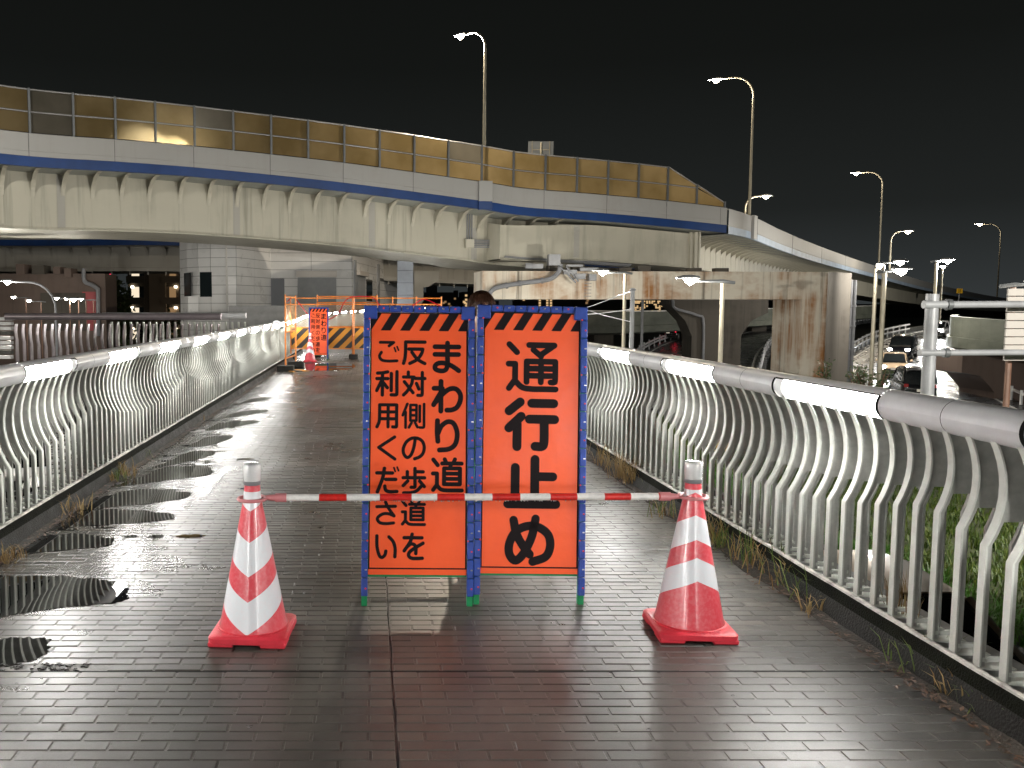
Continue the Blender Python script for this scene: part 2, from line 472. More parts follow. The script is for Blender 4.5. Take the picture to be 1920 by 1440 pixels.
def cone_mat():
    """red cone in a printed sleeve of white chevrons (Vs in front, peaks behind)"""
    mt, n, l, b = nodes('cone_red_white_sleeve')
    tc = n.new('ShaderNodeTexCoord'); sx = n.new('ShaderNodeSeparateXYZ'); l.new(tc.outputs['Object'], sx.inputs[0])
    def ma(op, a, b_=None, c=None):
        t = n.new('ShaderNodeMath'); t.operation = op
        for i, v in enumerate((a, b_, c)):
            if v is None: continue
            if isinstance(v, (int, float)): t.inputs[i].default_value = v
            else: l.new(v, t.inputs[i])
        return t.outputs[0]
    th = ma('ABSOLUTE', ma('ARCTAN2', sx.outputs['X'], ma('MULTIPLY', sx.outputs['Y'], -1)))
    r = ma('SQRT', ma('ADD', ma('MULTIPLY', sx.outputs['X'], sx.outputs['X']), ma('MULTIPLY', sx.outputs['Y'], sx.outputs['Y'])))
    p = ma('SUBTRACT', sx.outputs['Z'], ma('MULTIPLY', ma('MULTIPLY', r, th), 0.62))
    rp = n.new('ShaderNodeValToRGB'); rp.color_ramp.interpolation = 'CONSTANT'
    red, wh = (0.64,0.060,0.080,1), (0.68,0.70,0.73,1)
    el = rp.color_ramp.elements
    el[0].position, el[0].color = 0.0, red
    el[1].position, el[1].color = 0.348, wh
    for z, c in ((0.49,red),(0.60,wh),(0.748,red),(0.886,wh)):
        q = el.new(z); q.color = c
    l.new(ma('ADD', p, 0.30), rp.inputs[0])
    top = ma('GREATER_THAN', sx.outputs['Z'], 0.672)
    mx = n.new('ShaderNodeMix'); mx.data_type = 'RGBA'; l.new(top, mx.inputs[0]); l.new(rp.outputs[0], mx.inputs[6]); mx.inputs[7].default_value = red
    nz = n.new('ShaderNodeTexNoise'); nz.inputs['Scale'].default_value = 60; nz.inputs['Detail'].default_value = 5
    l.new(tc.outputs['Object'], nz.inputs['Vector'])
    hz = n.new('ShaderNodeMapRange'); hz.inputs['From Min'].default_value, hz.inputs['From Max'].default_value = 0.42, 0.75
    hz.inputs['To Max'].default_value = 0.16
    l.new(nz.outputs['Fac'], hz.inputs[0])
    m2 = n.new('ShaderNodeMix'); m2.data_type = 'RGBA'; l.new(hz.outputs[0], m2.inputs[0]); l.new(mx.outputs[2], m2.inputs[6]); m2.inputs[7].default_value = (0.80,0.55,0.56,1)
    l.new(m2.outputs[2], b.inputs['Base Color'])
    b.inputs['Roughness'].default_value = 0.30
    b.inputs['Coat Weight'].default_value = 0.5; b.inputs['Coat Roughness'].default_value = 0.12
    bp = n.new('ShaderNodeBump'); bp.inputs['Strength'].default_value = 0.25; bp.inputs['Distance'].default_value = 0.003
    n3 = n.new('ShaderNodeTexNoise'); n3.inputs['Scale'].default_value = 110
    l.new(tc.outputs['Object'], n3.inputs['Vector']); l.new(n3.outputs['Fac'], bp.inputs['Height']); l.new(bp.outputs[0], b.inputs['Normal'])
    return mt
M['cone'] = cone_mat()

def stripes(name, ca, cb, period, slope):
    mt, n, l, b = nodes(name)
    tc = n.new('ShaderNodeTexCoord'); sx = n.new('ShaderNodeSeparateXYZ'); l.new(tc.outputs['Object'], sx.inputs[0])
    m1 = n.new('ShaderNodeMath'); m1.operation = 'MULTIPLY_ADD'; m1.inputs[1].default_value = -slope
    l.new(sx.outputs['Z'], m1.inputs[0]); l.new(sx.outputs['X'], m1.inputs[2])
    m2 = n.new('ShaderNodeMath'); m2.operation = 'MULTIPLY'; m2.inputs[1].default_value = 1/period; l.new(m1.outputs[0], m2.inputs[0])
    m3 = n.new('ShaderNodeMath'); m3.operation = 'FRACT'; l.new(m2.outputs[0], m3.inputs[0])
    m4 = n.new('ShaderNodeMath'); m4.operation = 'GREATER_THAN'; m4.inputs[1].default_value = 0.5; l.new(m3.outputs[0], m4.inputs[0])
    mx = n.new('ShaderNodeMix'); mx.data_type = 'RGBA'; l.new(m4.outputs[0], mx.inputs[0])
    mx.inputs[6].default_value = (*ca, 1); mx.inputs[7].default_value = (*cb, 1)
    l.new(mx.outputs[2], b.inputs['Base Color']); b.inputs['Roughness'].default_value = 0.4
    return mt
M['tiger'] = stripes('yellow_black_board', (0.62,0.27,0.025), (0.02,0.018,0.018), 0.36, 1.0)

def amber(name='amber_polycarbonate_pane', lo=(0.30,0.215,0.095,1), hi=(0.44,0.325,0.165,1)):
    mt, n, l, b = nodes(name)
    tc = n.new('ShaderNodeTexCoord'); nz = n.new('ShaderNodeTexNoise'); nz.inputs['Scale'].default_value = 0.5; nz.inputs['Detail'].default_value = 4
    l.new(tc.outputs['Object'], nz.inputs['Vector'])
    rp = n.new('ShaderNodeValToRGB')
    rp.color_ramp.elements[0].position, rp.color_ramp.elements[0].color = 0.35, lo
    rp.color_ramp.elements[1].position, rp.color_ramp.elements[1].color = 0.65, hi
    l.new(nz.outputs['Fac'], rp.inputs[0]); l.new(rp.outputs[0], b.inputs['Base Color'])
    b.inputs['Roughness'].default_value = 0.25
    t = n.new('ShaderNodeBsdfTranslucent'); l.new(rp.outputs[0], t.inputs[0])
    mx = n.new('ShaderNodeMixShader'); mx.inputs[0].default_value = 0.72
    l.new(b.outputs[0], mx.inputs[1]); l.new(t.outputs[0], mx.inputs[2])
    l.new(mx.outputs[0], n['Material Output'].inputs[0])
    return mt
M['amber'] = amber()
M['grey_pane'] = amber('grey_replacement_pane', (0.20,0.18,0.14,1), (0.27,0.24,0.19,1))

def lens_clear():
    mt, n, l, b = nodes('clear_lamp_lens')
    b.inputs['Base Color'].default_value = (0.86,0.86,0.85,1)
    b.inputs['Roughness'].default_value = 0.12
    b.inputs['Transmission Weight'].default_value = 0.35
    b.inputs['Coat Weight'].default_value = 0.5
    return mt
M['lens'] = lens_clear()
# ------------------------------------------------------------ ground and walkway
ZG = -5.0
tag(MB().add([(-1500,-300,ZG),(1500,-300,ZG),(1500,2600,ZG),(-1500,2600,ZG)], [(0,1,2,3)]).build('ground', M['soil']), kind='structure')

KX = 2.21           # inner face of the kerbs
walk = MB().box((-KX-0.02, -6, -0.35), (KX+0.02, 30, -0.0030)).build('walkway', M['joint'])
tag(walk, kind='structure')

# paving bricks: running bond, broken at the expansion joints and at one seam along the path
BL, BW, JW = 0.199, 0.0665, 0.005
EW = 0.0085         # wider gap at the brick ends
SEAM = 0.095
JOINTS = [3.575, 7.35, 11.1, 14.9, 18.7, 22.5, 26.3]
def brick_geo(mb, x0, x1, y0, y1, z, rnd):
    tz = [z + rnd.uniform(-0.0005, 0.0005) for _ in range(4)]
    e, dz = 0.0028, 0.0040
    vs = [(x0,y0,-dz),(x1,y0,-dz),(x1,y1,-dz),(x0,y1,-dz),
          (x0+e,y0+e,tz[0]),(x1-e,y0+e,tz[1]),(x1-e,y1-e,tz[2]),(x0+e,y1-e,tz[3])]
    mb.add(vs, [(4,5,6,7),(0,1,5,4),(1,2,6,5),(2,3,7,6),(3,0,4,7)])
rb = random.Random(11)
unit = []
for k in range(6):
    b = MB(); brick_geo(b, -(BL-EW)/2, (BL-EW)/2, -(BW-JW)/2, (BW-JW)/2, 0.0, rb)
    unit.append(b.mesh('brick', M['brick']))
rest = MB()
full = []
y, row = 1.25, 0
jo = list(JOINTS)
hole = (G(150,1232), G(280,1226))
while y < 29.8:
    hrow = BW
    if jo and y + BW > jo[0] - 0.006:
        hrow = jo[0] - 0.005 - y
        if hrow < 0.022: y = jo.pop(0) + 0.006; hrow = BW
    off = (row % 2) * BL/2 + rb.uniform(-0.006, 0.006)
    n0 = int((-KX - off)/BL) - 1
    xs = []
    for i in range(n0, -n0 + 2):
        a, c = off + i*BL + EW/2, off + (i+1)*BL - EW/2
        a, c = max(a, -KX+0.005), min(c, KX-0.005)
        if c - a < 0.02: continue
        if a < SEAM < c:
            if SEAM-0.005-a > 0.015: xs.append((a, SEAM-0.005))
            if c-SEAM-0.005 > 0.015: xs.append((SEAM+0.005, c))
        else: xs.append((a, c))
    for a, c in xs:
        y0, y1 = y + JW/2, y + hrow - JW/2
        xm, ym = (a+c)/2, (y0+y1)/2
        if 3.575 < ym < 3.575+0.085 and -1.62 < xm < -1.18: continue        # broken away beside the joint
        z = rb.gauss(0, 0.0005) - (0.0016 if rb.random() < 0.05 else 0)
        fullb = abs((c-a) - (BL-EW)) < 0.004 and hrow == BW
        px = CX + F*xm/ym
        if fullb and 2.62 < ym < 4.3 and -40 < px < 1960 and len(full) < 300:
            full.append((xm, ym, z))
        else:
            brick_geo(rest, a, c, y0, y1, z, rb)
    y += hrow; row += 1
    if hrow != BW: y = jo.pop(0) + 0.006
for i, (xm, ym, z) in enumerate(full):
    ob('brick', unit[i % 6], walk, (xm, ym, z), (rb.gauss(0,0.003), rb.gauss(0,0.0025), rb.gauss(0,0.004)))
ro = rest.build('brick_paving', M['brick'], walk); tag(ro, kind='stuff')
# black sealant in the expansion joints, rubble where the bricks have broken away
jm = MB()
for q in JOINTS: jm.box((-KX+0.02, q-0.007, -0.0040), (KX-0.02, q+0.006, -0.0020))
sv, sf = [], []
for i in range(260):
    yy = 1.3+i*0.11; w = max(0.0006, 0.0018+0.002*math.sin(i*1.7)*math.sin(i*0.31)); o_ = SEAM+0.0025*math.sin(i*0.9)+0.0015*math.sin(i*2.3)
    sv += [(o_-w, yy, -0.0012), (o_+w, yy, -0.0012)]
jm.add(sv, [(2*i, 2*i+1, 2*i+3, 2*i+2) for i in range(259)])
jm.build('joint_seal', M['gasket'], walk)
rub = MB(); rr = random.Random(5)
for k in range(60):
    x, yy, s = rr.uniform(-1.62,-1.18), rr.uniform(3.585, 3.655), rr.uniform(0.004, 0.011)
    rub.box((-s,-s*0.7,-s*0.4), (s,s*0.7,s*0.5), 0, Matrix.Translation((x,yy,-0.003)) @ Matrix.Rotation(rr.uniform(0,3),4,'Z') @ Matrix.Rotation(rr.uniform(-0.5,0.5),4,'X'))
tag(rub.build('rubble', M['dirt'], walk), kind='stuff')
# small chipped holes
chip = MB()
for px, py, s in ((570,1112,0.016),(567,1137,0.014),(468,1362,0.018),(1003,1340,0.017),(1218,1368,0.014),(1375,1305,0.012),(607,1166,0.012),(836,1142,0.012)):
    g = G(px, py)
    pts = [(g.x+s*rr.uniform(0.5,1.0)*math.cos(t), g.y+s*1.2*rr.uniform(0.5,1.2)*math.sin(t), 0.0011) for t in [k*0.785 for k in range(8)]]
    chip.add(pts, [tuple(range(8))])
chip.build('chipped_hole', M['dirt'], walk)

# puddles along the left kerb: thin sheets of water with ragged edges
from mathutils import noise as mnoise
PUD = [  # (centre x, centre y, half length x, half length y) measured on the paving
]
def puddle(poly_px, seed):
    pts = [G(*p) for p in poly_px]
    pts = crom(pts, 22, closed=True)
    out = []
    c = sum(pts, Vector())/len(pts)
    for i, p in enumerate(pts):
        nv = Vector((p.x, p.y*1.6, seed))
        k = 0.05*mnoise.noise(nv*6) + 0.032*mnoise.noise(nv*17) + 0.020*mnoise.noise(nv*43) + 0.012*mnoise.noise(nv*110)
        q = p + (p-c).normalized()*k*(0.6+0.25*abs(p.x-c.x))
        out.append((min(max(q.x, -KX+0.004), KX-0.004), q.y + 0.35*k, 0.0024))
    mb = MB().add(out, [tuple(range(len(out)))])
    tag(mb.build('puddle', M['water']), kind='structure')
puddle([(-60,1085),(60,1082),(150,1084),(215,1090),(242,1108),(225,1128),(180,1133),(95,1143),(40,1150),(-60,1160)], 1)
puddle([(-60,1205),(40,1197),(80,1199),(95,1212),(80,1228),(40,1243),(-60,1250)], 2)
puddle([(-30,1012),(60,1003),(120,1002),(180,1004),(212,1014),(195,1024),(140,1030),(80,1035),(0,1042),(-60,1050)], 3)
puddle([(60,975),(120,962),(200,955),(270,958),(318,965),(320,974),(270,980),(190,985),(120,990),(30,1000)], 4)
puddle([(150,945),(205,928),(270,917),(330,921),(358,928),(340,936),(290,943),(220,950),(120,962)], 5)
puddle([(225,910),(270,893),(310,877),(370,874),(400,880),(388,892),(340,898),(260,908)], 6)
puddle([(280,880),(318,865),(355,848),(395,845),(402,851),(370,862)], 7)
puddle([(352,838),(390,820),(430,816),(434,822),(395,834)], 8)
puddle([(385,808),(415,793),(470,788),(486,792),(440,800)], 9)
puddle([(420,783),(450,772),(495,768),(500,772),(455,780)], 10)
puddle([(452,757),(470,748),(502,745),(503,749)], 11)
puddle([(545,688),(600,681),(660,683),(655,692),(580,695)], 13)

spots = MB(); rs = random.Random(17)
for k in range(46):                                        # splashes left between the larger puddles
    yy = 5.6 + rs.random()**1.2*12; xx = -KX + 0.12 + abs(rs.gauss(0, 0.42)); a_, b_ = rs.uniform(0.03,0.13), rs.uniform(0.015,0.05)
    pts = []
    for q in range(26):
        th = 2*math.pi*q/26; kk = 1+0.45*mnoise.noise(Vector((math.cos(th)*1.6+k*3.1, math.sin(th)*1.6, k)))+0.18*mnoise.noise(Vector((math.cos(th)*6+k, math.sin(th)*6, k)))
        pts.append((max(xx+a_*kk*math.cos(th), -KX+0.004), yy+b_*kk*math.sin(th), 0.0021))
    spots.add(pts, [tuple(range(26))])
tag(spots.build('splashes', M['water']), kind='stuff')

# kerbs with a mossy band, steel edge and ledge plate, and the fascia outside
def kerb(sgn, nm):
    s = sgn
    k = MB()
    prof = [(KX, -0.02, 0), (KX+0.035, 0.095, 0), (KX+0.045, 0.15, 1), (KX+0.05, 0.158, 2), (KX+0.068, 0.16, 2), (KX+0.072, 0.152, 3), (KX+0.27, 0.152, 3), (KX+0.272, 0.02, 3)]
    Y0, Y1, st = -6.0, 30.0, 0.12
    n = int((Y1-Y0)/st)
    vs = []
    for i in range(n+1):
        yy = Y0 + i*st
        for (x, z, _) in prof:
            j = 0.004*mnoise.noise(Vector((x*20, yy*6, z*30)))
            vs.append((s*(x+(j if z < 0.151 else 0)), yy, z))
    m = len(prof)
    fs, mi = [], []
    for i in range(n):
        for j in range(m-1):
            a = i*m+j
            fs.append((a, a+1, a+1+m, a+m)); mi.append(prof[j+1][2])
    k.v, k.f, k.mi = vs, fs, mi
    o = k.build(nm, [M['kerb'], M['kerb_moss'], M['edge'], M['ledge']]); tag(o, kind='structure')
    f = MB()
    f.box((min(s*2.46, s*2.60), -6, -0.9), (max(s*2.46, s*2.60), 30, 0.06))
    f.box((min(s*2.60, s*2.72), -6, -0.12), (max(s*2.60, s*2.72), 30, 0.0))
    f.build('fascia_beam', M['gasket'], o)
kerb(1, 'kerb_right'); kerb(-1, 'kerb_left')
# the walkway beyond the barricade bends to the right
FARL = crom([(-2.36,26.4,0),(-2.7,36,0.05),(-2.75,41,0.1),(-2.35,46,0.12),(-1.2,52,0.2),(1.2,59,0.3),(5,65,0.4)], 8)
FARR = [p + Vector((4.7,-0.6,0)) for p in FARL]
fw = MB()
for i in range(len(FARL)-1):
    a, b, c, d = FARL[i], FARL[i+1], FARR[i+1], FARR[i]
    fw.quad(a, d, c, b); lo = Vector((0,0,-0.5))
    fw.quad(a, b, b+lo, a+lo); fw.quad(d+lo, c+lo, c, d); fw.quad(a+lo, b+lo, c+lo, d+lo)
tag(fw.build('walkway_beyond', M['joint'], loc=(0,0,-0.02)), kind='structure')

# ------------------------------------------------------------ railings
TX, TZ, TR = 2.34, 1.065, 0.071
PER, LON = 1.92, 1.03
LSTART = 3.96                   # a lamp strip starts here and every PER
CUSP, WAVE, NB = 3.60, 3.76, 27 # knee of the balusters rises to a cusp every second lamp
def tube_segment(ang0, ang1, y0, y1, r, n=16):
    """open shell of a tube along y between two angles; angle 0 faces +x, up is +90"""
    vs = []
    for yy in (y0, y1):
        for k in range(n+1):
            a = ang0 + (ang1-ang0)*k/n
            vs.append((r*math.cos(a), yy, r*math.sin(a)))
    fs = [(k, k+1, k+n+2, k+n+1) for k in range(n)]
    return vs, fs
def arc_profile(zk, n=9, ztop=1.02):
    """front edge of a baluster: straight to the knee, then one arc bowing outwards"""
    L = ztop - zk
    Rr = 0.345
    sag = 0.086*(L/0.54)**1.5
    pts = [(0.0, 0.155), (0.0, zk)]
    for k in range(1, n+1):
        t = k/n
        pts.append((sag*4*t*(1-t) + 0.008*t, zk + L*t))
    return pts
def baluster_mesh(zk):
    pr = arc_profile(zk)
    mb = MB()
    def strip(pts, dx, thick, wid, mi):
        vs = []
        for (x, z) in pts:
            for xx in (x+dx, x+dx+thick):
                for yy in (-wid/2, wid/2): vs.append((xx, yy, z))
        fs = []
        for i in range(len(pts)-1):
            a = i*4
            fs += [(a, a+1, a+5, a+4), (a+2, a+6, a+7, a+3), (a, a+4, a+6, a+2), (a+1, a+3, a+7, a+5)]
        fs += [(0,2,3,1), tuple(len(vs)-4+q for q in (0,1,3,2))]
        mb.add(vs, fs, mi)
    strip(pr, 0.0, 0.008, 0.035, 0)
    strip(pr, 0.0079, 0.020, 0.015, 1)
    rear = [(0.125 if z <= zk+1e-6 else 0.125 - 0.020*(z-zk)/(1.02-zk), z) for x, z in pr]
    rp = [(x + d, z) for (x, z), (d, _) in zip(pr, rear)]
    strip(rp, -0.007, 0.007, 0.026, 1)
    strip(rp, -0.0235, 0.0166, 0.015, 1)
    # web between the two from just above the knee to the handrail, with its rounded slot end
    wv, wf = [], []
    up = [i for i in range(len(pr)) if pr[i][1] >= zk + 0.075]
    up = up if up[0] > 2 else up
    for i in up:
        for yy in (-0.006, 0.006):
            wv += [(pr[i][0]+0.024, yy, pr[i][1]), (rp[i][0]-0.020, yy, pr[i][1])]
    for q in range(len(up)-1):
        a = q*4
        wf += [(a, a+1, a+5, a+4), (a+2, a+6, a+7, a+3)]
    wf.append((0, 2, 3, 1))
    mb.add(wv, wf, 1)
    # tie bolt at the foot and base plate
    mb.box((0.018,-0.008,0.175), (0.112,0.008,0.191), 0)
    mb.tube([(0.028,0,0.183),(0.036,0,0.183)], 0.013, 6, 0); mb.tube([(0.094,0,0.183),(0.102,0,0.183)], 0.013, 6, 0)
    mb.box((-0.002,-0.035,0.153), (0.130,0.035,0.158), 0)
    return mb.mesh('baluster', [M['bal'], M['bal_web']], True, 35)
BAL = []
for k in range(NB):
    ph = (k + 0.5)/NB            # 0 at a cusp
    BAL.append(baluster_mesh(0.705 - 0.235*math.sin(math.pi*ph)**0.8))

def railing(sgn, label, y0, y1, ledmat):
    r = empty('pedestrian_railing', label, 'railing', (sgn*TX, 0, 0))
    def mir(vs): return [(-sgn*x, yy, z+TZ) for x, yy, z in vs]     # local angle 0 faces the path
    k0 = math.floor((y0-LSTART)/PER); k1 = math.ceil((y1-LSTART)/PER)
    meshes = {}
    for k in range(k0, k1):
        s = LSTART + k*PER
        if s + LON > y1 + 0.1 or s < y0-0.1: continue
        if not meshes:
            a0, a1 = R(-66), R(38)
            mb = MB()
            g0, g1 = LON, LON + (PER-LON)/2 - 0.002
            for q0, q1 in ((g0, g1), (g1+0.004, PER)):
                vs, fs = tube_segment(0, 2*math.pi, q0, q1, TR, 24); mb.add(mir(vs), fs)
            vs, fs = tube_segment(a1, 2*math.pi+a0, 0, LON, TR, 18); mb.add(mir(vs), fs)
            # bezel lips
            for yy in (0.0, LON):
                vs, fs = tube_segment(a0, a1, yy-0.012, yy+0.012, TR+0.0015, 10); mb.add(mir(vs), fs, 1)
            for aa in (a0, a1):
                vs, fs = tube_segment(aa-0.06, aa+0.06, 0, LON, TR+0.001, 2); mb.add(mir(vs), fs, 1)
            vs, fs = tube_segment(0, 2*math.pi, g1-0.004, g1+0.008, TR-0.0012, 24); mb.add(mir(vs), fs, 1)
            meshes['h'] = mb.mesh('handrail', [M['tube'], M['gasket']], True, 40)
            mb = MB(); vs, fs = tube_segment(a0, a1, 0.012, LON-0.012, TR-0.004, 8); mb.add(mir(vs), fs)
            meshes['d'] = mb.mesh('lamp_strip', ledmat, True, 60)
        h = ob('handrail', meshes['h'], r, (0, s, 0))
        ob('lamp_strip', meshes['d'], h)
    i = 0
    yy = CUSP - 5*WAVE + 0.5*WAVE/NB
    while yy < y1:
        if yy > y0:
            o = ob('baluster', BAL[i % NB], r, (sgn*(2.285-TX), yy, 0))
            if sgn < 0: o.rotation_euler = (0, 0, math.pi)
        yy += WAVE/NB; i += 1
    return r
rl = railing(-1, 'lit railing with wavy grey balusters along the left side of the walkway', -3.9, 22.2, M['led'])
rr_ = railing(1, 'lit railing with wavy grey balusters along the right side of the walkway, grass beyond', -3.9, 25.0, M['led'])
# far end of the left railing: end post with a white ball
ep = empty('end_post', 'pale railing end post topped by a white ball beside the orange fence', 'post', (-2.36, 22.75, 0))
mb = MB(); mb.prism([(-0.10,0.02),(0.10,0.02),(0.075,0.2),(0.05,0.55),(0.055,0.95),(-0.055,0.95),(-0.05,0.55),(-0.075,0.2)], -0.06, 0.06); mb.build('post_body', M['bal'], ep)
MB().lathe([(0.02,0.93)]+[(0.115*math.sin(t), 1.06-0.115*math.cos(t)) for t in [0.3+i*0.28 for i in range(10)]], 18).build('ball', M['globe'], ep, True, 60)
MB().box((-0.14,-0.10,0.0),(0.14,0.10,0.03)).build('foot', M['ledge'], ep)

def far_railing(pts, side, label, h=1.06, lit=True, dark=False, zoff=0.0):
    """railing along a polyline: side=+1 puts the lamps on the left of the direction of travel"""
    P = [Vector(p)+Vector((0,0,zoff)) for p in pts]
    r = empty('pedestrian_railing', label, 'railing', P[0])
    o = P[0]
    tb, bars, lit_ = MB(), MB(), []
    tb.tube([p - o + Vector((0,0,h)) for p in P], 0.068, 10)
    # arc-length samples
    L = [0]
    for i in range(len(P)-1): L.append(L[-1] + (P[i+1]-P[i]).length)
    def at(s):
        for i in range(len(P)-1):
            if s <= L[i+1] or i == len(P)-2:
                t = (s-L[i])/(L[i+1]-L[i]); dr = (P[i+1]-P[i]); dr.z = 0
                return P[i].lerp(P[i+1], t) - o, dr.normalized()
    s = 0.2; k = 0
    while s < L[-1]:
        p, t = at(s)
        nrm = Vector((-t.y, t.x, 0))*side      # towards the lit side
        zk = 0.705 - 0.235*abs(math.sin(math.pi*(k % NB)/NB))**0.8
        pr = [(x, z) for x, z in arc_profile(zk, 4)]
        w = 0.016
        vs = []
        for (x, z) in pr:
            b = p - nrm*(x-0.055) + Vector((0,0,z-0.1))
            vs += [b - t*w, b + t*w, b - nrm*0.11 + t*w*0.6, b - nrm*0.11 - t*w*0.6]
        fs = []
        for i in range(len(pr)-1):
            a = i*4
            for q in range(4): fs.append((a+q, a+(q+1) % 4, a+4+(q+1) % 4, a+4+q))
        bars.add(vs, fs)
        s += WAVE/NB; k += 1
    tb.build('handrail', M['tube_dark'] if dark else M['tube'], r, True)
    tag(bars.build('balusters', M['tube_dark'] if dark else M['bal'], r), kind='stuff')
    if lit:
        s = 0.5
        while s + LON < L[-1]:
            mb = MB(); vs = []
            for q in range(5):
                p, t = at(s + LON*q/4); nrm = Vector((-t.y, t.x, 0))*side
                for a in (-50, -10, 35):
                    vs.append(p + nrm*0.0705*math.cos(R(a)) + Vector((0,0,h+0.0705*math.sin(R(a)))))
            fs = []
            for q in range(4):
                for j in range(2): fs.append((q*3+j, q*3+j+1, q*3+j+4, q*3+j+3))
            mb.add(vs, fs); mb.build('lamp_strip', M['led_far'], r)
            s += PER
    return r
far_railing([(-2.36,23.1,0)]+[tuple(p) for p in FARL if p.y > 26.5], -1, 'lit railing bending away to the right behind the orange mesh fence')
far_railing([(2.36,25.2,0)]+[tuple(p) for p in FARR if 26.5 < p.y < 52], 1, 'lit railing continuing behind the two tall signs')
# side landing on the left: dark railing seen from its back and a lit one behind it
tag(MB().box((-7.3,17.3,0.02),(-2.75,19.6,0.27)).build('side_landing', M['joint']), kind='structure')
far_railing([(-7.0,17.2,0.27),(-2.85,17.2,0.27)], 1, 'dark unlit railing of the side landing behind the left railing', 1.06, False, True)
far_railing([(-5.85,19.6,0.27),(-2.7,19.6,0.27)], -1, 'lit railing of the side landing with white balusters, behind the dark one', 1.06, True, False)

